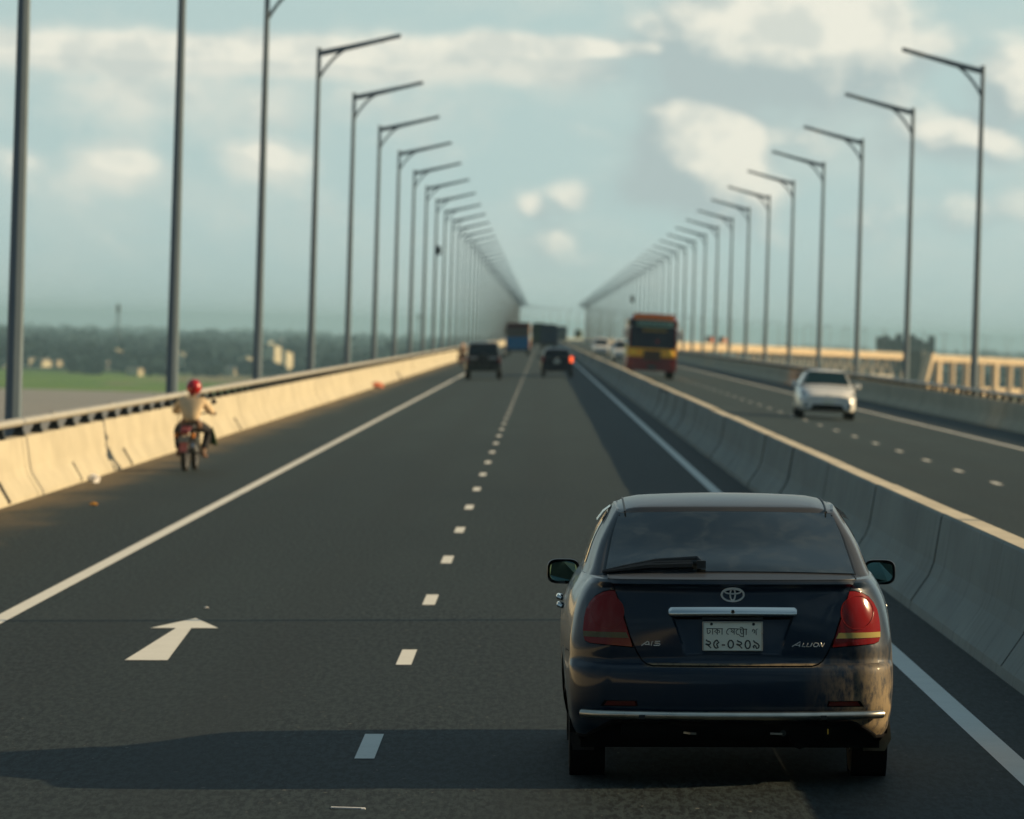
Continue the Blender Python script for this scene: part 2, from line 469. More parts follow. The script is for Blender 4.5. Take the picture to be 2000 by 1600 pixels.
# ------------------------------------------------------------------ street lamps
POLE_TOP = 11.68
def make_lamp(side, simple=False):
    """origin at the pole base beside the deck edge; side -1 = left row (arm reaches right)"""
    d = 1 if side < 0 else -1
    root = thing('street_lamp', 'x', 'street lamp', group='street lamps along the bridge')
    z0 = -.45
    p_ = MB(); p_.tube([(0, 0, z0), (0, 0, 1.2), (0, 0, 6), (0, 0, POLE_TOP)], [.135, .125, .098, .068], 8)
    if not simple:
        p_.tube([(0, 0, z0 + .0), (0, 0, z0 + .04)], .25, 12); p_.tube([(0, 0, POLE_TOP - .02), (0, 0, POLE_TOP + .05)], .078, 8)
    arm = MB(); arm.tube([(d * .02, 0, POLE_TOP - .14), (d * 1.0, 0, POLE_TOP + .09), (d * 2.06, 0, POLE_TOP + .36)], [.098, .092, .070], 8, sq=.7)
    br = MB(); pts = []
    for i in range(11):
        t = i / 10; pts.append((d * (.05 + 1.25 * t ** 1.15), 0, POLE_TOP - .92 + (1.06) * math.sin(t * 1.5708)))
    br.tube(pts, [.046] * 11, 6, sq=.6)
    hd = MB(); hd.box(d * 2.38, 0, POLE_TOP + .445, .66, .30, .135, tx=.92, ty=.8)
    hd.box(d * 2.06, 0, POLE_TOP + .355, .14, .15, .15)
    rot = math.atan2(.27, 1.06) * d
    for i in range(8):
        v = hd.v[i]; hd.v[i] = (v[0], v[1], v[2] + (abs(v[0]) - 2.38) * .255)
    ln = MB(); ln.add([(d * 2.16, -.09, POLE_TOP + .325), (d * 2.62, -.09, POLE_TOP + .445), (d * 2.62, .09, POLE_TOP + .445), (d * 2.16, .09, POLE_TOP + .325)], [(0, 1, 2, 3)])
    if simple:
        allb = MB()
        for q_ in (p_, arm, br, hd): allb.add(q_.v, q_.f)
        allb.build('pole', M['pole'], root, smooth=True)
    else:
        p_.build('pole', M['pole'], root, smooth=True); arm.build('arm', M['pole'], root, smooth=True)
        br.build('brace', M['pole'], root, smooth=True)
        h = hd.build('lamp_head', M['lamp'], root, bevel=.015); ln.build('lens', M['lens'], h)
    return root
ORD = ['nearest', 'second', 'third', 'fourth', 'fifth', 'sixth', 'seventh', 'eighth', 'ninth', 'tenth', 'eleventh', 'twelfth', 'thirteenth', 'fourteenth', 'fifteenth', 'sixteenth', 'seventeenth', 'eighteenth', 'nineteenth', 'twentieth', 'twenty-first', 'twenty-second', 'twenty-third', 'twenty-fourth', 'twenty-fifth', 'twenty-sixth', 'twenty-seventh', 'twenty-eighth', 'twenty-ninth', 'thirtieth']
def lamp_row(side, x, first):
    rowname = 'left-hand row beyond the cream parapet' if side < 0 else 'right-hand row beyond the white car'
    proto = make_lamp(side); sproto = make_lamp(side, True)
    used = [False, False]
    zb_ = zr(XL_(0)) if side < 0 else zr(XR_(0))
    seen = 0
    s = first
    while s < 3860:
        detail = s < 800
        src = proto if detail else sproto
        if used[0 if detail else 1]: o = copy_tree(src)
        else: o = src; used[0 if detail else 1] = True
        o.location = C(s, x, zb_); 
        if s > Y0: o.rotation_euler = (0, 0, -(s - Y0) / RC)
        infr = s > (80 if side < 0 else 190)
        if infr and seen < 30:
            o['label'] = f'{ORD[seen]} grey street lamp of the {rowname}, counted from the front'
            seen += 1
        elif not infr:
            o['label'] = f'grey street lamp outside the picture before the {rowname}'
        elif s <= Y0: o['label'] = f'small distant street lamp among many deep in the {rowname}'
        else: o['label'] = 'tiny hazy street lamp on the far bend of the bridge ' + ('left edge' if side < 0 else 'right edge')
        if side < 0 and abs(s - (200 + 6 * 37.5)) < 5:
            MB().box(.22, 0, 8.1, .30, .25, .62).build('equipment_box', M['post'], o, bevel=.02)
        if side > 0 and abs(s - 950) < 19:
            MB().box(-.2, 0, 8.2, .5, .4, 1.1).build('equipment_box', M['post'], o, bevel=.02)
        s += 37.5
    if not used[1]: bpy.data.objects.remove(sproto)
MB().box(13.74, 322, zr(13.7) + .42, .03, .9, .74).build('rust_stain', mat('rust_stain', (.07, .035, .02), .9), par_r)
lamp_row(-1, -7.64, 87.52)
lamp_row(1, 14.36, 12.45)

# ------------------------------------------------------------------ water and land far below
WZ = -38.0
mb = MB(); mb.grid([[(x, y, WZ) for x in (-14000, -2000, 2000, 14000)] for y in (-180, 2000, 3600)])
m = M['water'] = mat('river_water', (.23, .20, .155), .5, spec=.25)
nt, p, q = nodes_of(m)
t = q.new('ShaderNodeTexCoord').outputs['Object']
wx, wy, wz = q.sep(t)[:3]
q.put(p.inputs['Base Color'], q.mix(q.noise(q.xyz(q.m('MULTIPLY', wx, .004), q.m('MULTIPLY', wy, .0012)), 2, 4), (.27, .215, .16), (.33, .27, .20)))
b = q.new('ShaderNodeBump'); b.inputs['Strength'].default_value = .6; b.inputs['Distance'].default_value = .4
q.put(b.inputs['Height'], q.noise(t, .35, 4, .6)); nt.links.new(b.outputs[0], p.inputs['Normal'])
tag(mb.build('river_water', M['water']), kind='structure')
mb = MB()
rs = random.Random(5)
xs = [-14000, -6000, -3000] + [-1500 + 60 * i for i in range(51)] + [3000, 6000, 14000]
mb.grid([[(x, 3500 + rs.uniform(-18, 18) + 25 * math.sin(x * .006), WZ - .5) for x in xs]] + [[(x, 3512 + 25 * math.sin(x * .006), WZ + .9) for x in xs]] + [[(x, y, WZ + 2.0) for x in xs] for y in (3900, 5000, 8000, 14000, 28000)])
m = M['land'] = mat('far_land', rough=.9, spec=.1)
nt, p, q = nodes_of(m)
t = q.new('ShaderNodeTexCoord').outputs['Object']
lx, ly, lz = q.sep(t)[:3]
n1 = q.noise(q.xyz(q.m('MULTIPLY', lx, .01), q.m('MULTIPLY', ly, .0025)), 1.3, 5, .6)
c = q.mix(q.step(n1, .35, .7), (.10, .20, .018), (.15, .24, .03))
n2 = q.noise(q.xyz(q.m('MULTIPLY', lx, .012), q.m('MULTIPLY', ly, .004), 3.7), 1.0, 4, .6)
sand = q.m('MAXIMUM', q.step(n2, .58, .66), q.m('MULTIPLY', q.step(lx, -285, -235), q.step(ly, 3900, 3960)))
c = q.mix(q.m('MULTIPLY', sand, .8), c, (.25, .20, .13))
c = q.mix(q.step(ly, 4300, 4700), c, (.035, .06, .03))
q.put(p.inputs['Base Color'], c)
tag(mb.build('land', M['land']), kind='structure')

def leafmat(name, a, b_, vs=.08):
    m = mat(name, rough=.85, spec=.15)
    nt, p, q = nodes_of(m)
    t = q.new('ShaderNodeTexCoord').outputs['Object']
    q.put(p.inputs['Base Color'], q.mix(q.step(q.noise(t, vs, 4, .65), .35, .65), a, b_))
    return m
M['wood'] = leafmat('far_foliage', (.003, .016, .023), (.010, .030, .032))
M['leaf'] = leafmat('tree_foliage', (.03, .055, .02), (.06, .09, .03), .3)
M['bark'] = mat('bark', (.06, .045, .03), .9)

HOR = lambda px: 650.2 + .0278 * (px - 1058.2)
def far_pt(px, ybase, z=WZ + 2.0):
    """ground point seen at pixel column px whose base row is ybase (2000x1600 photo)"""
    D = (CAMH - z) * 11780 / (ybase - HOR(px))
    return ((px - 1058.2) / 11780 * D, D)
def at_px(px, D): return (px - 1058.2) / 11780 * D

# distant houses (column, base row, width px, height px, wall colour, roof)
HOUSES = [(8, 716, 22, 12, 'cream', 1, 'low cream house at the left edge of the far bank'),
 (66, 717, 18, 15, 'cream', 1, 'cream gabled house at the left end of the row on the far bank'),
 (92, 716, 26, 11, 'cream', 1, 'long low cream house in the middle of the row on the far bank'),
 (118, 715, 14, 10, 'buff', 1, 'small buff house at the right end of the row on the far bank'),
 (196, 692, 12, 15, 'cream', 0, 'pale block standing above the trees, left of the radio mast'),
 (235, 714, 17, 28, 'cream', 0, 'tall cream block on the far bank just below the mast'),
 (214, 720, 30, 9, 'grey', 1, 'low grey shed roof beside the tall cream block'),
 (285, 699, 14, 13, 'cream', 0, 'small cream block between the mast and the second lamp post'),
 (277, 734, 15, 13, 'buff', 1, 'buff hut at the edge of the green field'),
 (360, 722, 9, 30, 'cream', 0, 'narrow cream block just right of the second lamp post'),
 (392, 724, 15, 10, 'grey', 1, 'grey green roofed house among trees right of the second post'),
 (450, 716, 16, 10, 'grey', 0, 'bluish grey block among the trees'),
 (467, 732, 20, 12, 'buff', 1, 'buff house half hidden behind bushes'),
 (490, 714, 12, 14, 'cream', 0, 'cream block just left of the third lamp post'),
 (531, 682, 12, 14, 'cream', 0, 'cream block high on the skyline beside the apartment tower'),
 (544, 728, 19, 50, 'cream', 0, 'tall cream apartment tower right of the third lamp post'),
 (551, 676, 14, 12, 'pink', 0, 'pinkish block peeping over the apartment tower'),
 (567, 728, 18, 38, 'cream', 0, 'cream apartment block attached right of the tall tower'),
 (592, 720, 16, 18, 'cream', 0, 'square cream house right of the apartment blocks')]
WC = {'cream': (.80, .72, .50), 'buff': (.64, .54, .36), 'grey': (.34, .36, .34), 'pink': (.62, .42, .34)}
for k_, c_ in WC.items(): M['wall_' + k_] = mat('wall_' + k_, c_, .85, var=.1, vscale=.2)
M['roof'] = mat('sheet_roof', (.34, .30, .24), .7)
M['pane'] = mat('dark_pane', (.03, .04, .045), .25)
for (px, yb, w, h, colr, gable, lab) in HOUSES:
    hx, D = far_pt(px, yb)
    k = D / 11780; W_, H_ = w * k, h * k
    root = thing('house' if H_ < 9 else 'apartment_block', lab, 'house' if H_ < 9 else 'building', (hx, D, WZ + 2.0), (0, 0, R(48)), group='buildings on the far bank')
    MB().box(0, 6, H_ / 2, W_, 12, H_).build('wall', M['wall_' + colr], root)
    r_ = MB()
    if gable: r_.prism([(-W_ * .55, -.6, H_), (W_ * .55, -.6, H_), (0, -.6, H_ + W_ * .22)], (0, 13, 0))
    else: r_.box(0, 6, H_ + .25, W_ * 1.04, 12.4, .5); r_.box(W_ * .2, 6, H_ + 1.2, W_ * .25, 4, 1.6)
    r_.build('roof', M['roof'] if gable else M['wall_' + colr], root)
    nf = max(1, int(H_ / 3.2)); nc = max(2, int(W_ / 3.0))
    for i in range(nf):
        for j in range(nc):
            MB().box(-W_ / 2 + W_ * (j + .5) / nc, -.02, (i + .55) * H_ / nf, .9, .12, 1.1).build('window', M['pane'], root)

def mast(name, px, ytop, D, lab, w0=4.0):
    x = at_px(px, D); zt = CAMH + (HOR(px) - ytop) * D / 11780; z0_ = WZ + 2
    root = thing(name, lab, 'mast', (x, D, z0_))
    H_ = zt - z0_; mb = MB()
    for sx_ in (-1, 1):
        for sy_ in (-1, 1): mb.tube([(sx_ * w0, sy_ * w0, 0), (sx_ * .8, sy_ * .8, H_)], [.45, .3], 5)
    n = 14
    for i in range(n):
        a, b_ = i / n, (i + 1) / n; wa, wb = w0 + (.8 - w0) * a, w0 + (.8 - w0) * b_
        for sgn in (-1, 1):
            mb.tube([(-wa * sgn, -wa, a * H_), (wb * sgn, -wb, b_ * H_)], .22, 4); mb.tube([(-wa, -wa * sgn, a * H_), (-wb, wb * sgn, b_ * H_)], .22, 4)
    mb.build('lattice_frame', M['post'], root)
    d = MB()
    for zz, rr_ in ((.97, 2.0), (.93, 2.6), (.86, 2.2)): d.tube([(0, -1.5, zz * H_ - 2.2), (0, -1.5, zz * H_ + 2.2)], rr_, 8)
    d.build('antenna', M['post'], root)
mast('radio_mast', 230, 594, 7200, 'tall grey lattice mast above the trees between first and second lamp posts')
mast('radio_mast', 817, 612, 9500, 'faint thin mast above the trees near the eighth left lamp post', 3)

# woodland masses: clumps of leaf-like faces, nearer rows individual enough to be uneven
def clump(mb, x, y, z, r, h, rnd, nf):
    for i in range(nf):
        a, b_ = rnd.uniform(0, 6.283), rnd.uniform(-.5, 1); q_ = math.sqrt(max(0, 1 - b_ * b_)) * rnd.uniform(.55, 1.08)
        cx, cy, cz = x + r * q_ * math.cos(a), y + r * q_ * math.sin(a), z + h * (.55 + .45 * b_ * rnd.uniform(.7, 1.1))
        s = r * rnd.uniform(.4, .8)
        u = Vector((rnd.uniform(-1, 1), rnd.uniform(-1, 1), rnd.uniform(-1, 1))).normalized(); w = u.orthogonal().normalized(); v = u.cross(w)
        n_ = 5
        vs = [Vector((cx, cy, cz)) + (w * math.cos(6.283 * k / n_) + v * math.sin(6.283 * k / n_)) * s * rnd.uniform(.6, 1.1) for k in range(n_)]
        mb.add(vs, [tuple(range(n_))])
rnd = random.Random(21)
blocks = []
for (px, yb, w, h, *_x) in HOUSES:
    hx, D = far_pt(px, yb); blocks.append((px - w / 2 - 10, px + w / 2 + 10, D, yb - h * .25))
bands = [(4450, 120, 8, 20), (4700, 130, 9, 20), (5000, 150, 11, 20), (5400, 110, 11, 20), (5900, 120, 12, 18), (6600, 130, 12, 18), (7500, 150, 13, 16), (8700, 160, 13, 16), (10500, 170, 14, 14), (13000, 180, 14, 12), (17000, 180, 15, 12), (22000, 150, 16, 10)]
for bi, (D, n, hh, nf) in enumerate(bands):
    mb = MB()
    for side in (0, 1):
        for i in range(n if side == 0 else n // 2):
            px = rnd.uniform(-260, 1000) if side == 0 else rnd.uniform(1000, 2300)
            d = D * rnd.uniform(.96, 1.05); x = at_px(px, d)
            h = hh * rnd.uniform(.6, 1.25); r = h * rnd.uniform(.45, .95)
            top = HOR(px) + (CAMH - (WZ + 2 + h)) * 11780 / d
            if any(a < px < b_ and d < DD and top < yy for (a, b_, DD, yy) in blocks): continue
            clump(mb, x, d, WZ + 2, r * 1.5, h, rnd, nf)
    tag(mb.build('woodland', M['wood']), 'dark bluish woodland on the far bank', 'trees', kind='stuff')

# ------------------------------------------------------------------ far end of the bridge: steel truss, piers, transition tower
truss = thing('bridge_truss', 'lit steel truss under the far bend of the bridge seen behind the white car', 'bridge')
girder.name = 'deck_girder'; girder.parent = truss
tr = MB()
SEG = 18.75
s = 900.0; k = 0
while s < 3080:
    for xo in (9.0, -2.0):
        a = C(s, xo, -2.1); b_ = C(s + SEG / 2, xo, -11.5); c_ = C(s + SEG, xo, -2.1)
        if s > 1900: tr.tube([a, b_, c_], .55, 5, caps=False)
    s += SEG; k += 1
tr.build('truss_web', M['steel'], truss)
ch = MB(); sl2 = [x_ for x_ in [900, 1400, 2000] + [2000 + 40 * i for i in range(1, 28)]]
for xo in (9.0, -2.0): ch.grid([[C(s, xo + a, -11.5 + b_) for a, b_ in ((-.7, -.8), (.7, -.8), (.7, .8), (-.7, .8))] for s in sl2], close=True)
ch.build('bottom_chord', M['steel'], truss)
for i in range(8):
    s = 2010 + 150 * i
    x, y, z = C(s, 3.5, 0)
    root = thing('bridge_pier', ['nearest', 'second', 'third', 'fourth', 'fifth', 'sixth', 'seventh', 'last'][i] + ' concrete river pier under the far truss bend, counted along the bridge', 'pier', (x, y, WZ), (0, 0, -(s - Y0) / RC), 'concrete piers under the truss')
    MB().box(0, 0, (z - 12.5 - WZ) / 2 - 1, 10, 4.5, z - 14.5 - WZ, tx=.9).build('shaft', M['concrete_far'], root)
    MB().box(0, 0, z - 13.4 - WZ, 16, 5, 2.2).build('pier_cap', M['concrete_far'], root)
# the land viaduct past the truss: slender columns, lower railway girder
s = 3120.0; i = 0
lowg = MB()
sl3 = [3100 + 40 * j for j in range(20)]
sweep(lowg, [(12, -15.2), (12.2, -19.5), (-4, -19.5), (-4, -15.2), (12, -15.2)], sl3)
rootv = thing('railway_viaduct', 'cream railway girder running below the road deck at the far right', 'bridge')
lowg.build('rail_girder', M['concrete_far'], rootv)
while s < 3860:
    x, y, z = C(s, 3.5, 0)
    root = thing('viaduct_column', ('wide' if i % 4 == 0 else 'slender') + ' cream column of the far viaduct between road and railway decks', 'column', (x, y, WZ), (0, 0, -(s - Y0) / RC), 'columns of the far viaduct')
    w_ = 5.5 if i % 4 == 0 else 2.6
    MB().box(9.5, 0, (z - 2.2 - WZ) / 2, 2.6, w_, z - 2.2 - WZ).build('shaft', M['concrete_far'], root)
    MB().box(4, 0, z - 2.9 - WZ, 14, w_ * .9, 1.4).build('cross_beam', M['concrete_far'], root)
    s += 12.5 if False else 26.0; i += 1
x, y, z = C(3060, 18, 0)
tw = thing('stair_tower', 'dark stair tower with a sunlit sloping flight beside the far viaduct', 'tower', (x, y, WZ), (0, 0, -1060 / RC))
MB().box(0, 0, (z - WZ + 2) / 2, 9, 11, z - WZ + 2).build('tower_shaft', M['post'], tw)
MB().prism([(5, -22, z - WZ - 24), (5, -19, z - WZ - 24), (5, 5, z - WZ + 1), (5, -1, z - WZ + 1)], (4, 0, 0)).build('sloping_flight', M['concrete_far'], tw)
sb = thing('service_building', 'dark blocky building with an uneven roof rising over the far viaduct', 'building', (at_px(1768, 3500), 3500, WZ + 2))
bm_ = MB(); rb = random.Random(4)
for i in range(9):
    h = 36 + 5.5 + rb.uniform(-3.2, 2.5) + (2 if i < 3 or i in (5, 6) else 0) - (3 if i == 4 else 0)
    bm_.box(-15 + 3.8 * i, rb.uniform(0, 5), h / 2, 3.6, 9, h)
bm_.build('block', mat('weathered_dark_wall', (.08, .10, .10), .8, var=.3, vscale=.2), sb)
for i in range(9): MB().box(-15 + 3.8 * i, -4.8, 37.5 + rb.uniform(-.8, .8), 1.6, .3, 2.2).build('window', M['pane'], sb)

# ------------------------------------------------------------------ litter on the hard shoulder
def scrap(name, lab, cat, px, py, sz, m_, flat=.5, seed=1):
    r_ = random.Random(seed); mb = MB()
    d_ = _f + (px - 1000) / 11780 * _r2 - (py - 800) / 11780 * _u2
    t_ = (0 - CAMH) / (d_.z - .025 * d_.x); x, y = d_.x * t_, d_.y * t_
    mb.ball(0, 0, sz * flat * .55, sz, sz * .8, sz * flat, 9, 6, jit=.28, rnd=r_)
    o = mb.build(name, m_, smooth=False); o.location = (x, y, zr(x)); return tag(o, lab, cat)
M['bag'] = mat('white_bag', (.75, .74, .74), .5); M['orange_scrap'] = mat('orange_scrap', (.6, .28, .04), .7); M['pink_scrap'] = mat('pink_scrap', (.6, .16, .08), .7)
scrap('plastic_bag', 'crumpled white plastic bag at the foot of the sunlit parapet', 'bag', 182, 943, .10, M['bag'], .8, 2)
scrap('wrapper', 'small orange wrapper on the dusty shoulder', 'litter', 183, 987, .05, M['orange_scrap'], .5, 3)
scrap('rag', 'reddish rag against the far stretch of the left parapet', 'litter', 735, 757, .28, M['pink_scrap'], .5, 4)
scrap('stone_chip', 'tiny white stone above the painted arrow', 'litter', 403, 1188, .02, M['bag'], .4, 5)
mb = MB(); mb.box(0, 0, .004, .165, .035, .006); mb.box(.075, -.035, .004, .02, .05, .006)
o = mb.build('paint_scrap', M['bag']); o.location = (-.874, 29.16, zr(-.874)); tag(o, 'short white scrap of tape lying on the asphalt in front of the shadow', 'litter')

# ================================================================== the blue sedan
M['glass'] = mat('tinted_glass', (.012, .016, .018), .06, spec=.6, coat=.3)
m = M['paint'] = mat('navy_paint', (.0005, .012, .031), .38, .15, coat=.5, spec=.3)
nt, p, q = nodes_of(m)
t = q.new('ShaderNodeTexCoord').outputs['Object']
cx_, cy_, cz_ = q.sep(t)[:3]
streak = q.noise(q.xyz(q.m('MULTIPLY', cx_, 1.0), cy_, q.m('MULTIPLY', cz_, .35)), 34, 5, .72)
cloud = q.noise(t, 5.5, 5, .65)
lowr = q.m('MULTIPLY', q.step(cx_, .30, .78), q.step(cz_, .78, .34))               # road grime thrown up on the right corner
rearm = q.step(cy_, .9, .15)
edge = q.m('MULTIPLY', q.step(cz_, .40, .28), .55)
d_ = q.m('MULTIPLY', q.m('ADD', q.m('MULTIPLY', lowr, 1.15), q.m('MULTIPLY', q.m('MULTIPLY', edge, q.step(cx_, .2, .7)), .6)), q.step(q.m('ADD', q.m('MULTIPLY', streak, .65), q.m('MULTIPLY', cloud, .5)), .44, .70))
d_ = q.m('ADD', d_, q.m('MULTIPLY', q.step(cz_, 1.01, 1.04), .16))
d_ = q.m('ADD', d_, q.m('MULTIPLY', q.step(cx_, .79, .83), .42))
d_ = q.m('ADD', d_, q.m('MULTIPLY', q.step(cloud, .45, .75), .02))
d_ = q.m('ADD', d_, q.m('MULTIPLY', q.m('MULTIPLY', q.m('MULTIPLY', q.step(cz_, .592, .600), q.step(cz_, .618, .610)), q.step(q.m('ABSOLUTE', cx_), .46, .38)), q.step(streak, .3, .55, .25, .9)))
d_ = q.m('MINIMUM', d_, .85)
q.put(p.inputs['Base Color'], q.mix(d_, (.0005, .012, .031), (.27, .205, .12)))
q.put(p.inputs['Metallic'], q.m('SUBTRACT', .15, q.m('MULTIPLY', d_, .15)))
q.put(p.inputs['Coat Weight'], q.m('SUBTRACT', .5, q.m('MULTIPLY', d_, .6), clamp=True))
q.put(p.inputs['Roughness'], q.m('ADD', .42, q.m('MULTIPLY', d_, .4)))
p.inputs['Coat Roughness'].default_value = .06
m = M['rearglass'] = mat('rear_glass', (.014, .018, .020), .10, spec=.6, coat=.5)
nt, p, q = nodes_of(m)
t = q.new('ShaderNodeTexCoord').outputs['Object']
n = q.noise(t, 4.5, 6, .7, .6)
q.put(p.inputs['Base Color'], q.mix(q.step(n, .42, .72), (.008, .011, .013), (.040, .047, .048)))
q.put(p.inputs['Roughness'], q.step(n, .4, .7, .07, .26))
M['chrome'] = mat('chrome', (.72, .73, .72), .13, 1.0)
M['chrome_dull'] = mat('chrome_bar', (.50, .49, .44), .30, 1.0, var=.12, vscale=8)
def lampmat(name, base, rough=.12):
    mm = mat(name, base, rough, coat=.2, spec=.25); return mm
M['lens_red'] = lampmat('red_lens', (.18, .006, .004))
M['lens_ring'] = lampmat('red_ring', (.30, .02, .016))
M['lens_sunlit'] = lampmat('amber_clear_lens_sunlit', (.34, .27, .08))  # one strip lens: its sunlit and shaded looks are set as two colours
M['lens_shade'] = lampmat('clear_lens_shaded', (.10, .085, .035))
M['lens_dull'] = lampmat('reflector_red', (.10, .012, .010), .4)
M['plate'] = mat('plate_white', (.74, .76, .66), .5, var=.06, vscale=6)
M['ink'] = mat('plate_ink', (.012, .014, .014), .6)
M['mirror'] = mat('mirror_glass', (.10, .19, .18), .03, 1.0)
M['badge'] = mat('badge_silver', (.78, .78, .75), .32, .55)
M['visor'] = mat('rain_visor', (.22, .24, .24), .2, coat=.6)

def pch(tab, z):
    """smooth table lookup (monotone cubic)"""
    xs = [a for a, _ in tab]; ys = [b for _, b in tab]
    if z <= xs[0]: return ys[0]
    if z >= xs[-1]: return ys[-1]
    i = max(k for k in range(len(xs) - 1) if xs[k] <= z)
    def sl(k): return (ys[k + 1] - ys[k]) / (xs[k + 1] - xs[k])
    def dd(k):
        if k == 0: return sl(0)
        if k == len(xs) - 1: return sl(len(xs) - 2)
        a, b = sl(k - 1), sl(k)
        return 0 if a * b <= 0 else 2 * a * b / (a + b)
    h = xs[i + 1] - xs[i]; t = (z - xs[i]) / h
    return (1 + 2 * t) * (1 - t) ** 2 * ys[i] + t * (1 - t) ** 2 * h * dd(i) + t * t * (3 - 2 * t) * ys[i + 1] + t * t * (t - 1) * h * dd(i + 1)

# lower body: tables against height
T_yb = [(.20, .13), (.26, .07), (.30, .035), (.345, .03), (.37, .016), (.42, .004), (.50, .0), (.57, .004), (.60, .016), (.612, .042), (.64, .050), (.80, .052), (.93, .062), (.975, .066), (.992, .060), (1.006, .030), (1.014, .022), (1.022, .026), (1.03, .034)]
T_bow = [(.20, .08), (.40, .07), (.60, .06), (.70, .045), (1.03, .05)]
T_xc = [(.20, .60), (.35, .62), (.60, .60), (.70, .58), (.90, .55), (1.03, .50)]
T_wr = [(.20, .74), (.28, .785), (.40, .805), (.56, .812), (.70, .808), (.80, .796), (.90, .775), (.97, .748), (1.00, .728), (1.03, .70)]
T_rc = [(.20, .22), (.40, .25), (.60, .28), (.80, .34), (1.03, .40)]
T_ws = [(.20, .775), (.26, .81), (.40, .838), (.56, .846), (.69, .846), (.80, .836), (.90, .812), (.97, .782), (1.00, .764), (1.03, .742)]
T_yf = [(.20, 4.42), (.30, 4.50), (.50, 4.55), (.68, 4.52), (.76, 4.44), (.82, 4.1), (.90, 3.65), (.97, 3.35), (1.03, 3.16)]
T_fr = [(.20, .30), (.60, .38), (.80, .5), (1.03, .35)]
YT = 0.0
def P(u, z, off=0.0):
    """skin of the lower body; u runs 0 at the rear centre, +-1 where the side begins, +-2 at the front corner, +-3 at the nose centre"""
    s = 1 if u >= 0 else -1; a = abs(u)
    yb, bow, xc, wr, rc, ws, yf, fr = (pch(T, z) for T in (T_yb, T_bow, T_xc, T_wr, T_rc, T_ws, T_yf, T_fr))
    if a <= .6:
        x = xc * a / .6; return (s * x, yb + bow * (x / xc) ** 2.2)
    if a <= 1:
        t = (a - .6) / .4 * math.pi / 2
        return (s * (xc + (wr - xc) * math.sin(t)), yb + bow + (rc) * (1 - math.cos(t)) + .0)
    y1, y2 = yb + bow + rc, yf - fr
    if a <= 2:
        k = a - 1; y = y1 + (y2 - y1) * k
        w = wr + (ws - wr) * math.sin(min(1, k * 3.2) * math.pi / 2)
        if k > .65: w = ws - (ws * .05) * ((k - .65) / .35) ** 2
        return (s * w, y)
    wf = ws * .95
    if a <= 2.4:
        t = (a - 2) / .4 * math.pi / 2
        return (s * (wf - wf * .22 * (1 - math.cos(t))), y2 + (fr - .09) * math.sin(t))
    k = (3 - a) / .6
    return (s * wf * .78 * k, yf - .09 * k ** 2)
def P3(u, z, off=0.0, fn=None):
    fn = fn or P
    x, y = fn(u, z)
    if off:
        e = 1e-3
        xa, ya = fn(u + e, z); xb, yb_ = fn(u - e, z)
        tx, ty = xa - xb, ya - yb_; L = math.hypot(tx, ty) or 1
        nx, ny = ty / L, -tx / L
        x += nx * off; y += ny * off
    return Vector((x, y, z))
def U_of_x(x, z):
    s = 1 if x >= 0 else -1; a = abs(x); xc, wr = pch(T_xc, z), pch(T_wr, z)
    if a <= xc: return s * .6 * a / xc
    return s * (.6 + .4 * math.asin(min(1, (a - xc) / (wr - xc))) / (math.pi / 2))
def U_of_y(y, z, s):
    y1 = pch(T_yb, z) + pch(T_bow, z) + pch(T_rc, z); y2 = pch(T_yf, z) - pch(T_fr, z)
    return s * (1 + (y - y1) / (y2 - y1))
def inside(pt, poly):
    x, y = pt; c = False; n = len(poly)
    for i in range(n):
        (x1, y1), (x2, y2) = poly[i], poly[(i + 1) % n]
        if (y1 > y) != (y2 > y) and x < (x2 - x1) * (y - y1) / (y2 - y1) + x1: c = not c
    return c
def densify(poly, h=.02):
    out = []
    for i in range(len(poly)):
        a, b = Vector(poly[i]), Vector(poly[(i + 1) % len(poly)]); n = max(1, int((b - a).length / h))
        out += [tuple(a + (b - a) * k / n) for k in range(n)]
    return out
def shrink(poly, d):
    n = len(poly); area = sum(poly[i][0] * poly[(i + 1) % n][1] - poly[(i + 1) % n][0] * poly[i][1] for i in range(n)); sg = 1 if area > 0 else -1
    out = []
    for i in range(n):
        a, b, c = Vector(poly[i - 1]), Vector(poly[i]), Vector(poly[(i + 1) % n])
        n1 = Vector((-(b - a).y, (b - a).x)).normalized() * sg; n2 = Vector((-(c - b).y, (c - b).x)).normalized() * sg
        nn = (n1 + n2); nn = nn / max(.5, nn.length_squared / 2 + 1e-9) if nn.length > .3 else n1
        out.append(tuple(b + nn * d))
    return out
def cdt(points, loops):
    """triangulate points with closed constraint loops"""
    vs = [Vector(p_) for p_ in points]; es = []
    for lp in loops:
        o = len(vs); vs += [Vector(p_) for p_ in lp]; es += [(o + i, o + (i + 1) % len(lp)) for i in range(len(lp))]
    r = delaunay_2d_cdt(vs, es, [], 0, 1e-6)
    return r[0], r[2]

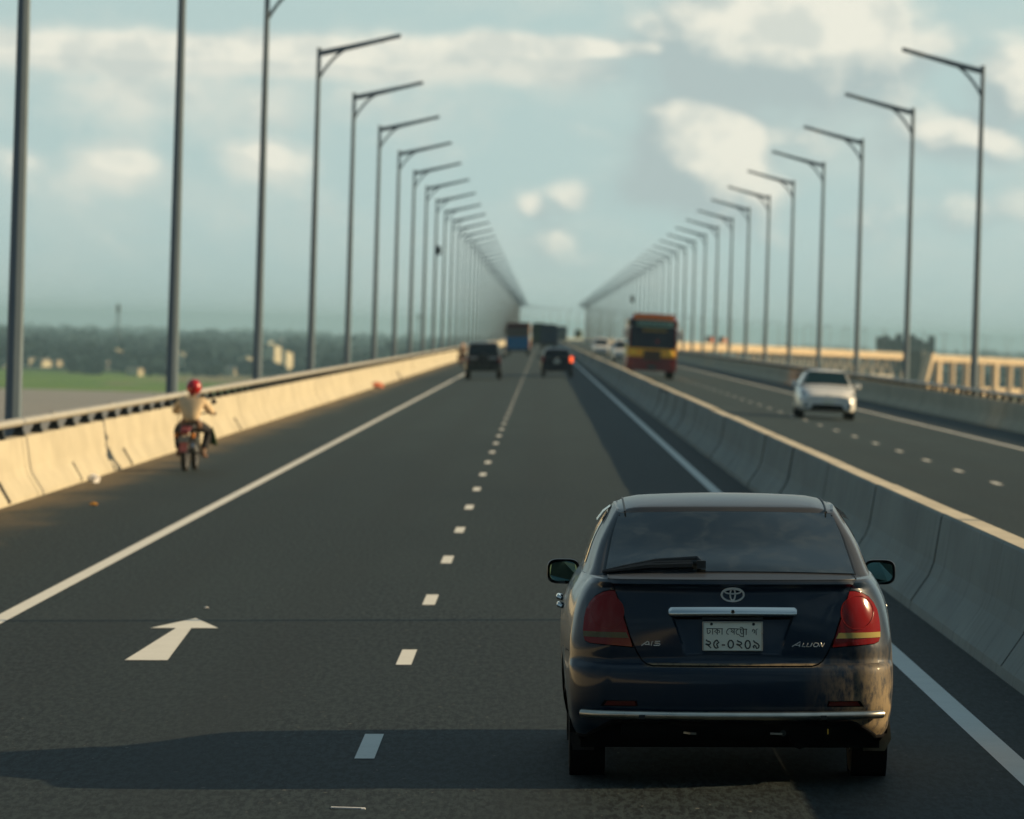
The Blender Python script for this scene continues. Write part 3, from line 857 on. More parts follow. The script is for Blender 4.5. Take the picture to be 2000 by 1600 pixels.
SC_U = .85
def skin(holes, z0, z1, nz, bottom, fn=P, off=0.0):
    """body skin over the (u, z) sheet with the hole polygons left open. holes are (u, z) loops"""
    us = []
    for i in range(-200, 201): us.append(i / 200 * 3)
    us = [u for u in us if True]
    pts = []
    zs = [z0 + (z1 - z0) * j / nz for j in range(nz + 1)]
    for j, z in enumerate(zs):
        for u in us:
            if abs(u) > 1.05 and abs(u) < 1.95 and int(round(u / .015)) % 3: continue
            pts.append((u * SC_U, z))
    hs = [[(u * SC_U, z) for u, z in h] for h in holes]
    v, f = cdt(pts, hs)
    keep = []
    for t_ in f:
        c = sum((v[i] for i in t_), Vector((0, 0))) / 3
        if any(inside(c, h) for h in hs): continue
        if c.y < bottom(c.x / SC_U) or c.y > z1: continue
        keep.append(t_)
    mb = MB(); mb.add([P3(a.x / SC_U, a.y, off, fn) for a in v], keep)
    used = sorted({i for f_ in mb.f for i in f_}); mp_ = {o: n for n, o in enumerate(used)}
    mb.v = [mb.v[i] for i in used]; mb.f = [tuple(mp_[i] for i in f_) for f_ in mb.f]
    return mb
def patch(poly, conv, surf, h=.02, depth=.018, extra=None, loops=(), fz=None):
    """panel with a clean outline: poly in plane coords, conv -> param, surf(param) -> 3-D"""
    b = densify(poly, h)
    x0, x1 = min(p_[0] for p_ in b), max(p_[0] for p_ in b); z0, z1 = min(p_[1] for p_ in b), max(p_[1] for p_ in b)
    inn = shrink(b, h * .45); pts = []
    i = x0
    while i < x1:
        j = z0
        while j < z1:
            if inside((i, j), inn): pts.append((i, j))
            j += h
        i += h
    v, f = cdt(pts, [b] + [densify(l, h) for l in loops])
    f = [t_ for t_ in f if inside(sum((v[k] for k in t_), Vector((0, 0))) / 3, b)]
    mb = MB(); V3 = []
    for a in v:
        q_ = surf(conv(a.x, a.y)); 
        if extra: q_ = extra(a.x, a.y, q_)
        V3.append(q_)
    mb.add(V3, f)
    rim = [surf(conv(*p_)) for p_ in b]
    if extra: rim = [extra(p_[0], p_[1], r_) for p_, r_ in zip(b, rim)]
    back = [Vector((r_.x * .985, r_.y + depth, r_.z)) for r_ in rim]
    mb.grid([rim, back], close=True)
    return mb

sedan = thing('sedan', 'dark blue sedan with a grimy right rear corner and chrome bumper bar, nearest car', 'car', (1.032, 30.62, zr(1.032)), (0, -math.atan(.025), 0))
sedan.scale = (1.025, 1, 1.02)

LID = [(-.617, 1.028), (-.588, .995), (-.545, .878), (-.505, .745), (-.470, .668), (-.447, .630), (-.425, .613), (-.395, .605), (.395, .605), (.425, .613), (.447, .630), (.470, .668), (.505, .745), (.545, .878), (.588, .995), (.617, 1.028)]
LAMP = [(.600, .972), (.630, .972), (.665, .962), (.700, .942), (.727, .912), (.745, .878), (.756, .83), (.761, .78), (.760, .745), (.752, .722), (.73, .712), (.68, .708), (.60, .702), (.513, .695), (.534, .765), (.574, .880)]
LAMP = [(x * .968, z) for x, z in LAMP]
LAMPL = [(-x, z) for x, z in LAMP][::-1]
toU = lambda poly: [(U_of_x(x, z), z) for x, z in densify(poly, .02)]
lidbig = [(x, z) for x, z in shrink(LID, -.006)]; lidbig = [(x, min(z, 1.03)) for x, z in lidbig]
LIDH = [(-.619, 1.0302), (-.592, .995), (-.550, .876), (-.511, .743), (-.476, .664), (-.452, .625), (-.428, .607), (-.395, .598), (.395, .598), (.428, .607), (.452, .625), (.476, .664), (.511, .743), (.550, .876), (.592, .995), (.619, 1.0302)]
holes = [[(U_of_x(x, min(z, 1.03)), z) for x, z in densify(LIDH, .02)], toU(shrink(LAMP, -.005)), toU(shrink(LAMPL, -.005))]
for s in (1, -1):
    for yc in (.98, 3.68):
        holes.append([(U_of_y(yc + .345 * math.cos(a), max(.2, .315 + .345 * math.sin(a)), s), .315 + .345 * math.sin(a)) for a in [k * 6.2832 / 40 for k in range(40)]])
    # fuel flap / door shut lines
    for yd in (1.62, 2.60, 3.30):
        holes.append([(U_of_y(yd - .003 + (.10 if z > .6 and yd == 1.62 else 0), z, s), z) for z in (.30, .6, .8, 1.0)] + [(U_of_y(yd + .003 + (.10 if z > .6 and yd == 1.62 else 0), z, s), z) for z in (1.0, .8, .6, .30)])
# reflector slots
for s in (1, -1):
    RF = [(s * .47, .398), (s * .655, .398), (s * .635, .428), (s * .475, .428)]
    holes.append(toU(RF))
# bumper / quarter-panel joint running forward from the lamp corner
for s in (1, -1):
    holes.append([(U_of_y(y, .700 - .0 * y, s), z) for y, z in ((.42, .655), (.70, .650), (.70, .655), (.42, .660))])
bot = lambda u: (.325 if abs(u) < .55 else .325 - .085 * min(1, (abs(u) - .55) / .25)) if abs(u) < 1 else .215
body = skin(holes, .20, 1.03, 56, bot).build('body', M['paint'], sedan, smooth=True)
edge_ = MB(); uu = [k / 100 for k in range(-100, 101)]
edge_.tube([P3(u, bot(u) + .002, -.003) for u in uu], .011, 8)
edge_.build('bumper_lip', M['under'], sedan, smooth=True)
for s in (1, -1): MB().tube([P3(s * u, .222, -.002) for u in (1.22, 1.4, 1.6, 1.75)], .012, 8).build('sill', M['under'], sedan)
# dark inner shell so that the shut lines read as gaps
core = MB(); cu = [k / 60 * 3 for k in range(-60, 61)]
core.grid([[P3(u, z, -.030) for u in cu] for z in (.30, .36, .5, .62, .7, .8, .9, 1.0)])
core.build('inner_shell', M['under'], sedan)

# greenhouse: v 0 at the belt .. 1 at the roof edge
def G(u, v):
    s = 1 if u >= 0 else -1; a = abs(u)
    zr_ = pch([(0, 1.043), (.12, 1.068), (1, 1.338)], v); zs = 1.03 + .335 * v; zf = 1.02 + .335 * v
    yb = pch([(0, .50), (.12, .56), (.5, .86), (1, 1.25)], v); yf = pch([(0, 3.16), (1, 2.55)], v)
    w = pch([(0, .742), (.10, .728), (.5, .676), (.85, .606), (1, .572)], v)
    wr = w - pch([(0, .030), (1, .012)], v); xc = wr * (.90 + .07 * v); bow = .06 + .03 * v; rc = pch([(0, .20), (1, .10)], v)
    if a <= .6:
        x = xc * a / .6; y = yb + bow * (x / xc) ** 2; z = zr_ - .012 * (x / xc) ** 2
    elif a <= 1:
        t = (a - .6) / .4 * math.pi / 2
        x = xc + (wr - xc) * math.sin(t); y = yb + bow + rc * (1 - math.cos(t)); z = zr_ - .012 + (zs - zr_ + .012) * (1 - math.cos(t)) * .5
    elif a <= 2:
        k = a - 1; y1 = yb + bow + rc; y2 = yf - .12; y = y1 + (y2 - y1) * k; x = wr + (w - wr) * math.sin(min(1, k * 3) * math.pi / 2) - .02 * max(0, k - .6) / .4
        z0 = zr_ - .012 + (zs - zr_ + .012) * .5; z = z0 + (zs - z0) * min(1, k * 4) if k < .25 else zs + (zf - zs) * max(0, (k - .75) / .25)
    elif a <= 2.4:
        t = (a - 2) / .4 * math.pi / 2; x = (w - .02) * (1 - .14 * (1 - math.cos(t))); y = yf - .12 + .10 * math.sin(t); z = zf
    else:
        k = (3 - a) / .6; x = (w - .02) * .86 * k; y = yf - .02 + .12 * (1 - k * k); z = zf + .01 * (1 - k * k)
    return Vector((s * x, y, z))
gu = [k / 90 * 3 for k in range(-90, 91)]
rows = [[G(u, v / 14) for u in gu] for v in range(15)]
# top of the shoulder / boot deck / scuttle joins the lower body to the greenhouse
top0 = [P3(u, 1.03) for u in gu]
gmb = MB(); deck = MB()
def deckrow(k):
    out = []
    for u, a, b_ in zip(gu, top0, rows[0]):
        q_ = a.lerp(b_, k); q_.z += .009 * math.sin(math.pi * k) * max(0, 1 - (abs(u) / 1.15) ** 4); out.append(q_)
    return out
drows = [deckrow(k / 8) for k in range(9)]
gmb.grid(drows[:-1] + rows)
def zroof(x, y):
    b = max(0, 2.15 - y) / .93; f = max(0, y - 2.15) / .5
    return 1.412 - .060 * b ** 2.1 - .045 * f ** 2 - .020 * (x / .55) ** 2 - .028 * max(0, (abs(x) - .40) / .16) ** 3
last = rows[-1]
for k in (.3, .6, .85, 1.0):
    nr = []
    for u, a in zip(gu, last):
        sh = 1 - .09 * k
        cy0 = 1.95; x = a.x * sh; y = cy0 + (a.y - cy0) * (1 - .07 * k)
        zt = zroof(x, y); nr.append(Vector((x, y, a.z + (zt - a.z) * math.sin(k * math.pi / 2))))
    gmb.grid([rows[-1] if k == .3 else prev_, nr]); prev_ = nr
for k in range(1, 9):
    nr = []
    for a in prev_ if k == 1 else base_: pass
    if k == 1: base_ = prev_; pr = prev_
    nr = []
    for a in base_:
        sh = 1 - k / 8; x = a.x * sh; y = 1.95 + (a.y - 1.95) * (1 - k / 8); nr.append(Vector((x, y, zroof(x, y))))
    gmb.grid([pr, nr]); pr = nr
ob = gmb.build('cabin', M['paint'], sedan)
import bmesh
bm = bmesh.new(); bm.from_mesh(ob.data); bmesh.ops.remove_doubles(bm, verts=bm.verts, dist=.0008); bmesh.ops.recalc_face_normals(bm, faces=bm.faces)
for f_ in bm.faces: f_.smooth = True
bm.to_mesh(ob.data); bm.free()
ob.data.set_sharp_from_angle(angle=R(24))

# boot lid (outer panel with plate recess and lip) and its deck
def rec(x, z, q_):
    hw = .236 + (z - .676) / (.846 - .676) * .062
    if .66 < z < .872:
        e = min(1, max(0, (hw + .006 - abs(x)) / .012))
        topf = min(1, max(0, (.868 - z) / .012))
        dep = .034 * max(0, min(1, (z - .655) / .19)) ** .8
        q_ = Vector((q_.x, q_.y + dep * e * topf, q_.z))
    return q_
hwt = .24 + .17 / .17 * .075
RL = [(-.238, .662), (.238, .662), (.308, .858), (-.308, .858)]
RL2 = [(-.228, .668), (.228, .668), (.294, .850), (-.294, .850)]
lidp = [(x, min(z, 1.0298)) for x, z in LID]
lid = patch(lidp, lambda x, z: (U_of_x(x, z), z), lambda p_: P3(p_[0], p_[1], .001), h=.0135, extra=rec, loops=[RL, RL2])
du = [k / 40 for k in range(-40, 41)]
dk = []
for k in range(9):
    r_ = []; row = drows[k]
    for d0_ in du:
        x = .612 * d0_; j = next(i for i in range(len(gu) - 1) if abs(gu[i]) <= 1 and row[i].x <= x <= row[i + 1].x)
        t = (x - row[j].x) / max(1e-9, row[j + 1].x - row[j].x); q_ = row[j].lerp(row[j + 1], t); r_.append(Vector((x, q_.y, q_.z + .003)))
    dk.append(r_)
lid.grid(dk); lid.grid([[P3(U_of_x(.612 * d_0, 1.0298), 1.0298, .001) for d_0 in du], dk[0]])
lid_o = lid.build('boot_lid', M['paint'], sedan, smooth=True)
for s in (1, -1):
    MB().tube([(s * .6165, a[0 if s < 0 else -1].y, a[0 if s < 0 else -1].z + .001) for a in dk], .0028, 6).build('shut_line', M['black'], sedan)

# lamps
def on_rear(off): return (lambda x, z: (U_of_x(x, z), z)), (lambda p_: P3(p_[0], p_[1], off))
for s in (1, -1):
    pol = LAMP if s > 0 else LAMPL
    cv, sf = on_rear(.006)
    tl = patch(pol, cv, sf, h=.018, depth=.03).build('tail_lamp', M['lens_red'], sedan, smooth=True)
    tl['label'] = 'red tail lamp catching the sun' if s > 0 else 'darker red tail lamp in shade'
    band = [(s * x, z) for x, z in ((.531, .7665), (.733, .7685), (.733, .742), (.517, .7385))]
    if s < 0: band = band[::-1]
    cv, sf = on_rear(.0095)
    patch(band, cv, sf, h=.012, depth=.006).build('indicator_strip', M['lens_sunlit'] if s > 0 else M['lens_shade'], tl, smooth=True)
    ring = []
    for k in range(37):
        a = 6.2832 * k / 36; x = .618 + .080 * math.cos(a); z = .868 + .083 * math.sin(a); 
        ring.append(sf((U_of_x(s * x, z), z)))
    MB().tube(ring, .0015 if s > 0 else .0009, 6, caps=False).build('lamp_ring', M['lens_ring'], tl, smooth=True)
    disc = [(s * (.618 + .074 * math.cos(k * 6.2832 / 28)), .868 + .077 * math.sin(k * 6.2832 / 28)) for k in range(28)]
    cv, sf = on_rear(.0066)
    patch(disc, cv, sf, h=.014, depth=.002, extra=lambda x, z, q_, s=s: Vector((q_.x, q_.y - .0015 * max(0, 1 - ((abs(x) - .618) ** 2 + (z - .868) ** 2) / .0058), q_.z))).build('lamp_bowl', M['lens_red'], tl, smooth=True)
    RF = [(s * .48, .402), (s * .640, .402), (s * .622, .424), (s * .486, .424)]
    if s < 0: RF = RF[::-1]
    cv, sf = on_rear(-.012); patch(RF, cv, sf, h=.015, depth=.01).build('reflector', M['lens_dull'], sedan, smooth=True)

# chrome boot garnish with the lock
cv, sf = on_rear(.0)
gr = MB(); rows_ = []
for k in range(65):
    x = -.318 + .636 * k / 64; e = abs(x) / .318; hgt = .026 * (1 if e < .95 else .62 + .38 * math.sqrt(max(0, 1 - ((e - .95) / .05) ** 2)))
    zc = .869 + .002 * (1 - e * e); y0_ = sf((U_of_x(x, zc), zc)).y
    rows_.append([(x, y0_ + .010, zc - hgt), (x, y0_ - .010, zc - hgt * .95), (x, y0_ - .029, zc - hgt * .62), (x, y0_ - .031, zc - hgt * .25), (x, y0_ - .025, zc + hgt * .45), (x, y0_ - .017, zc + hgt * .95), (x, y0_ + .006, zc + hgt)])
gr.grid(rows_); gr.add(rows_[0], [tuple(range(7))]); gr.add(rows_[-1], [tuple(range(7))[::-1]])
go = gr.build('boot_garnish', M['chrome'], lid_o, smooth=True)
yg = sf((0, .869)).y - .030
MB().lathe(0, yg, .8745, [(-.004, .0105), (-.006, .0085), (-.002, .0075)], 18, axis='Y').build('lock_ring', M['chrome'], lid_o, smooth=True)
MB().lathe(0, yg - .0035, .8745, [(0, .0076), (0, .0001)], 18, axis='Y').build('lock', M['black'], lid_o)

# oval emblem of three ellipses
em = MB()
ze, = (.957,)
ye = sf((0, ze)).y - .006
def ell(a, b_, cx0, cz0, r, n=40, sq=1.0): em.tube([(cx0 + a * math.cos(6.2832 * k / n), ye, cz0 + b_ * math.sin(6.2832 * k / n)) for k in range(n + 1)], r, 6, caps=False)
ell(.055, .0335, 0, ze, .0050); ell(.0125, .0290, 0, ze + .001, .0040, 28); ell(.040, .0115, 0, ze + .0155, .0040, 32)
em.build('emblem', M['badge'], lid_o, smooth=True)

def strokes(name, segs, conv, r, m_, parent, ydepth=0.0):
    """raised strokes: list of polylines in a 2-D trace, conv -> 3-D"""
    mb = MB()
    for sg in segs:
        w = r
        if isinstance(sg[0], (int, float)): w = sg[0]; sg = sg[1:]
        pts = [conv(*p_) for p_ in sg]
        if len(pts) == 1: pts = [pts[0], pts[0] + Vector((.0004, 0, 0))]
        mb.tube(pts, w, 6, sq=1.0)
    return mb.build(name, m_, parent, smooth=True)
# model badges
def onlid(x, z): return Vector((x, sf((U_of_x(x, z), z)).y - .005, z))
c1 = lambda x, y: onlid(-.487 + .033 + (x - 280) / 33.33 / 385, .700 + (740 - y) / 33.33 / 385)
strokes('badge', [[(300, 730), (700, 450), (760, 450), (800, 700)], [(520, 650), (760, 650)], [(930, 720), (980, 470), (1050, 470)], [(1490, 455), (1180, 455), (1150, 560), (1450, 580), (1490, 640), (1440, 710), (1080, 705)]], c1, .0025, M['badge'], lid_o)
c2 = lambda x, y: onlid(.283 + .033 - .02 + (x - 170) / 25 / 385, .700 + (620 - y) / 25 / 385)
strokes('badge', [[(160, 630), (560, 395), (520, 640)], [(330, 565), (540, 565)], [(720, 455), (640, 635), (790, 635)], [(930, 455), (850, 635), (1000, 635)], [(1130, 455), (1050, 635)], [(1420, 480), (1270, 455), (1190, 560), (1220, 635), (1350, 635), (1430, 550), (1420, 480)], [(1470, 640), (1560, 440), (1620, 640), (1720, 460)]], c2, .0023, M['badge'], lid_o)

# number plate, hand-painted two-line lettering
pw, ph, pcx, pcz = .292, .142, 0.0, .750
py = sf((0, .75)).y - .004
pl_ = MB(); pl_.box(pcx, py, pcz, pw, .006, ph)
plate = pl_.build('number_plate', M['plate'], lid_o, bevel=.004)
rimb = MB(); rw = .0035
for (a, b_, c_, d_) in ((0, ph / 2, pw, rw), (0, -ph / 2, pw, rw), (-pw / 2, 0, rw, ph), (pw / 2, 0, rw, ph)): rimb.box(pcx + a, py - .003, pcz + b_, c_ + rw, .010, d_ + rw * .5)
rimb.build('plate_frame', M['chrome_dull'], plate, bevel=.001)
PX = lambda x, y: Vector((pcx - pw / 2 + (x - 35) / 1905 * pw, py - .0034, pcz + ph / 2 - (y - 75) / 895 * ph))
L1 = [[(135, 282), (675, 285)],
 [(165, 285), (165, 400), (185, 445), (225, 435), (262, 390), (262, 350), (225, 345)], [(338, 285), (338, 465)],
 [(490, 285), (490, 470)], [(490, 300), (400, 372), (490, 430)], [(490, 330), (555, 345), (572, 395), (530, 410)], [(643, 285), (643, 470)],
 [(815, 310), (870, 278), (1460, 300)], [(850, 290), (790, 360), (795, 430), (835, 460), (860, 450)], [(930, 290), (985, 345), (930, 365)], [(930, 365), (990, 400), (1030, 365)], [(1035, 290), (1035, 465)],
 [(1160, 300), (1095, 360), (1105, 440), (1150, 465), (1185, 455)], [(1225, 240), (1290, 240), (1340, 290)], [(1245, 300), (1245, 400), (1280, 450), (1330, 420), (1325, 350), (1290, 345)], [(1340, 300), (1335, 545)], [(1200, 470), (1240, 520), (1335, 530)],
 [(1425, 300), (1425, 480)], [(1505, 395)], [(1625, 375), (1630, 320), (1665, 298), (1700, 330), (1700, 390), (1672, 425)], [(1790, 288), (1742, 320), (1752, 480)]]
strokes('plate_lettering', L1, PX, .0019, M['ink'], plate)
k_ = .0034
L2 = [[k_, (130, 630), (160, 670), (255, 700), (275, 740), (230, 790), (110, 765)], [k_ * .8, (110, 765), (200, 810), (290, 895)],
 [k_, (490, 640), (430, 665), (385, 720), (375, 790), (400, 860), (450, 895), (520, 880), (490, 820), (470, 770), (545, 715), (500, 675), (490, 640)],
 [k_, (635, 795), (740, 795)],
 [k_] + [(925 + 88 * math.cos(a / 10 * 6.2832), 770 - 125 * math.sin(a / 10 * 6.2832)) for a in range(11)],
 [k_, (1135, 645), (1165, 680), (1265, 715), (1280, 755), (1235, 795), (1105, 770)], [k_ * .8, (1105, 770), (1205, 815), (1295, 900)],
 [k_] + [(1475 + 84 * math.cos(a / 10 * 6.2832), 780 - 130 * math.sin(a / 10 * 6.2832)) for a in range(11)],
 [k_, (1655, 650), (1700, 705), (1800, 755), (1845, 820), (1820, 885), (1760, 900), (1740, 830), (1690, 800), (1655, 840), (1680, 890)]]
strokes('plate_digits', L2, PX, k_, M['ink'], plate)
for bx_ in (300, 1662): 
    c_ = PX(bx_, 140); MB().lathe(c_.x, c_.y, c_.z, [(0, .0075), (-.003, .006), (-.004, .0001)], 12, axis='Y').build('plate_bolt', M['ink'], plate)
MB().box(0, sf((0, .84)).y + .01, .838, .30, .03, .012).build('plate_lamp_housing', M['black'], lid_o)

# rear screen, seal, side glass, windscreen
def GP(off):
    def sf_(p_):
        u, v = p_; q_ = G(u, v); e = 1e-3
        a = G(u + e, v) - G(u - e, v); b_ = G(u, min(1, v + e)) - G(u, max(0, v - e)); n_ = a.cross(b_).normalized()
        if n_.dot(q_ - Vector((0, 2.0, 1.1))) < 0: n_ = -n_
        return q_ + n_ * off
    return sf_
idc = lambda a, b_: (a / 2.0, b_)
GL = [(-.592 * 2, .045), (-.585 * 2, .5), (-.600 * 2, .95), (-.595 * 2, .988), (.595 * 2, .988), (.600 * 2, .95), (.585 * 2, .5), (.592 * 2, .045)]
def gpatch(poly, off, name, m_, h=.06, parent=None, scale=2.0):
    cv_ = lambda a, b_: (a / scale, b_)
    return patch(poly, cv_, GP(off), h=h, depth=.004).build(name, m_, parent or sedan, smooth='all')
gpatch([(x * 1.018, .5 + (v - .5) * 1.022) for x, v in GL], .0015, 'screen_seal', M['black'])
rg = gpatch(GL, .004, 'rear_window', M['rearglass'])
for s in (1, -1):
    for (ya, yb_, nm) in ((1.22, 1.30, 'quarter_window'), (1.315, 1.60, 'side_window'), (1.615, 1.90, 'side_window')):
        pol = [(s * ya * 2, .12), (s * (ya + (.04 if ya == 1.22 else 0)) * 2, .86), (s * (yb_ - (.12 if yb_ == 1.90 else 0)) * 2, .86), (s * yb_ * 2, .12)]
        if s < 0: pol = pol[::-1]
        gpatch(pol, .003, nm, M['glass'])
WS = [(2.28 * 2, .06), (3.72 * 2, .06), (3.68 * 2, .93), (2.32 * 2, .93)]
def GW(p_):
    u, v = p_; u = u if u <= 3 else u - 6
    return GP(.004)((u, v))
patch(WS, lambda a, b_: (a / 2, b_), GW, h=.08, depth=.002).build('windscreen', M['glass'], sedan, smooth='all')
# roof ditch strips and door-frame line
for s in (1, -1):
    for (xo, r_) in ((.520, .0045), (.548, .0035)):
        pts = [];
        for k in range(15):
            y = 1.30 + k * .09; pts.append((s * (xo + .004 * math.sin(k / 14 * 3.14)), y, zroof(xo, y) + (.002 if xo < .53 else -.004)))
        MB().tube(pts, r_, 6).build('roof_strip', M['black'], sedan)
    # rain visor over the side windows
    v_ = MB(); rws = []
    for k in range(9):
        u = s * (1.31 + .065 * k); a = GP(.006)((u, .95)); b_ = GP(.022)((u, .84)); c_ = GP(.027)((u, .70)); rws.append([a, b_, c_])
    v_.grid(rws); v_.build('rain_visor', M['visor'], sedan, smooth='all')
    # door mirror
    mb = MB(); cxm = s * (.868 if s > 0 else .832); rr_ = []
    for (yy, k) in ((2.62, 1.0), (2.66, 1.04), (2.74, .95), (2.80, .6), (2.82, .2)):
        rr_.append([(cxm + k * .085 * (abs(math.cos(a)) ** .55) * (1 if math.cos(a) > 0 else -1), yy, .972 + k * .066 * (abs(math.sin(a)) ** .6) * (1 if math.sin(a) > 0 else -1) - s * 0) for a in [j * 6.2832 / 28 for j in range(28)]])
    mb.grid(rr_, close=True); mb.tube([(s * .83, 2.70, .93), (s * .76, 2.70, .965)], [.035, .03], 8)
    mo = mb.build('door_mirror', M['black'], sedan, smooth='all')
    gl = MB(); gl.add([(cxm + .072 * (abs(math.cos(a)) ** .55) * (1 if math.cos(a) > 0 else -1), 2.628 + s * .012 * math.cos(a), .972 + .053 * (abs(math.sin(a)) ** .6) * (1 if math.sin(a) > 0 else -1)) for a in [j * 6.2832 / 28 for j in range(28)]], [tuple(range(28))])
    gl.build('mirror_glass', M['mirror'], mo)
    for yh in (1.85, 2.85):
        MB().tube([(s * .838, yh, .815), (s * .856, yh + .02, .822), (s * .856, yh + .16, .826), (s * .838, yh + .18, .823)], [.010, .013, .013, .010], 8).build('door_handle', M['chrome'], sedan, smooth=True)
# wiper
wp = MB(); W0 = G(.105 / .6 * .0 - .04, .06)
def on_gl(x, v, off): 
    u = .6 * x / (.70 * .88); return GP(off)((u, v))
wp.tube([on_gl(-.135, .10, .030), on_gl(-.16, .20, .030), on_gl(-.36, .19, .026), on_gl(-.52, .115, .018), on_gl(-.63, .055, .012)], [.016, .014, .010, .008, .005], 8)
wp.tube([on_gl(-.16, .155, .022), on_gl(-.36, .155, .020), on_gl(-.58, .075, .012)], [.014, .014, .006], 6)
wp.tube([on_gl(-.18, .125, .018), on_gl(-.40, .120, .016), on_gl(-.63, .040, .010)], [.017, .016, .006], 6)
wp.box(on_gl(-.14, .10, .02).x, on_gl(-.14, .10, .02).y - .02, on_gl(-.14, .10, .02).z + .008, .045, .05, .04)
wp.build('rear_wiper', M['black'], sedan, smooth=True)
# chrome bumper bar with its brackets
bp = MB(); pts = []
for k in range(31):
    x = -.745 + 1.49 * k / 30; z = .358; y = P(U_of_x(min(.74, abs(x)) * (1 if x > 0 else -1), z), z)[1] if abs(x) < .74 else .2
    pts.append((x, min(y, .16 + .0 * x) - .045 if abs(x) < .70 else min(y, .16) - .04, z + .012 * (x * x) * .6 - .002))
bp.tube(pts, .0215, 14)
bb = bp.build('bumper_bar', M['chrome_dull'], sedan, smooth=True)
for s in (1, -1):
    MB().tube([(s * .745, pts[0][1], pts[0][2]), (s * .750, pts[0][1] + .001, pts[0][2])], .0205, 14).build('bar_end_cap', M['chrome'], bb, smooth=True)
    MB().box(s * .45, .02, .35, .03, .09, .02).build('bar_bracket', M['black'], bb)
# underside, exhaust, hooks, mud flaps
un = MB(); un.box(0, 2.28, .26, 1.50, 3.7, .18); un.box(0, .30, .30, 1.1, .35, .10); un.box(0, .95, .26, 1.35, .10, .09)
un.build('underbody', M['under'], sedan)
MB().tube([(.34, .16, .255), (.34, .62, .25)], .075, 14, sq=.7).build('silencer', M['under'], sedan, smooth=True)
MB().tube([(.255, .12, .262), (.255, .30, .262)], .016, 12).build('exhaust_pipe', M['post'], sedan, smooth=True)
MB().tube([(-.24, .07, .268), (-.21, .06, .264), (-.18, .07, .262)], .006, 6).build('tow_hook', M['chrome_dull'], sedan)
MB().tube([(.19, .10, .262), (.25, .10, .260)], .005, 6).build('tow_hook', M['chrome_dull'], sedan)
MB().box(.475, .06, .275, .006, .004, .026).build('reflector_tag', mat('yellow_tag', (.7, .45, .03), .4), sedan)
M['flap'] = mat('dusty_flap', (.12, .115, .08), .85, var=.3, vscale=9)
for s in (1, -1): MB().prism([(s * .68, .64, .34), (s * .805, .64, .38), (s * (.822 if s > 0 else .80), .64, .20), (s * .79, .64, .14), (s * .68, .64, .14)], (0, .008, 0)).build('mud_flap', M['flap'] if s > 0 else M['rubber'], sedan)
M['alloy'] = mat('alloy', (.42, .43, .42), .35, .8)
for s in (1, -1):
    for yc in (.98, 3.68):
        w = MB(); w.lathe(s * .715, yc, .31, [(-.09, .20), (-.092, .285), (-.075, .308), (-.045, .3125), (-.040, .306), (-.034, .3125), (-.004, .313), (0, .306), (.004, .313), (.034, .3125), (.040, .306), (.045, .3125), (.075, .308), (.092, .285), (.09, .20)], 48)
        wo_ = w.build('wheel', M['rubber'], sedan, smooth=True)
        r_ = MB(); r_.lathe(s * .712, yc, .31, [(-.08, .205), (-.06, .19), (.06 * s, .18), (.075 * s, .205)], 32)
        for k in range(8):
            a = k * .7854; r_.tube([(s * .775, yc, .31), (s * .782, yc + .19 * math.cos(a), .31 + .19 * math.sin(a))], [.026, .016], 6)
        r_.build('rim', M['alloy'], wo_, smooth=True)
        ab = MB(); ab.lathe(s * .745, yc, .315, [(-.12 * s, .352), (.055 * s, .352), (.06 * s, .345)], 36); ab.build('wheel_well', M['under'], sedan, smooth=True)

# ================================================================== other traffic
def vmat(n, c, r=.35, **k): 
    if n not in M: M[n] = mat(n, c, r, **k)
    return M[n]
vmat('car_black', (.008, .010, .013), .3, coat=.6); vmat('car_navy', (.010, .012, .022), .3, coat=.6); vmat('car_white', (.80, .80, .78), .3, coat=.6, var=.04)
vmat('lamp_red_lit', (.5, .05, .02), .3); vmat('lamp_head', (.75, .75, .7), .15); vmat('car_silver', (.42, .43, .44), .3, metal=.5)
vmat('brake_glow', (.6, .08, .03), .3, emit=(1, .12, .03), estr=1.6)

def hull(mb, secs, mi=0):
    """secs: (y, [(x, z)...] half profile from bottom to top centre) -> closed symmetric hull"""
    rows = []
    for y, pf in secs:
        rows.append([(x, y, z) for x, z in pf] + [(-x, y, z) for x, z in pf[::-1] if x > 1e-6])
    mb.grid(rows, mi, close=True); mb.add(rows[0], [tuple(range(len(rows[0])))[::-1]], mi); mb.add(rows[-1], [tuple(range(len(rows[-1])))], mi)
def pf(w0, z0, w1, z1, w2, z2, w3, z3): return [(w0, z0), (w1, z0 + .08), (w1 + .01, (z0 + z1) / 2), (w1, z1), (w2, z2), (w3, z3 - .03), (w3 * .6, z3), (0, z3 + .005)]
def wheels(root, xs, ys, r, w=.2):
    for x in xs:
        for y in ys:
            a = MB(); a.lathe(x, y, r, [(-w / 2, r * .6), (-w / 2, r * .95), (-w * .35, r), (w * .35, r), (w / 2, r * .95), (w / 2, r * .6)], 20)
            o = a.build('wheel', M['rubber'], root, smooth=True)
            b = MB(); s = 1 if x > 0 else -1; b.lathe(x, y, r, [(s * w * .42, r * .62), (s * w * .36, r * .3), (s * w * .45, .01)], 16); b.build('rim', M['car_silver'], o, smooth=True)
def place(name, lab, cat, x, y, face, group=None):
    r = thing(name, lab, cat, (x, y, zr(x)), (0, -math.atan(.025) if x < XM else math.atan(.025), 0), group)
    if face < 0: r.rotation_euler = (0, (math.atan(.025) if x < XM else -math.atan(.025)), math.pi)
    return r

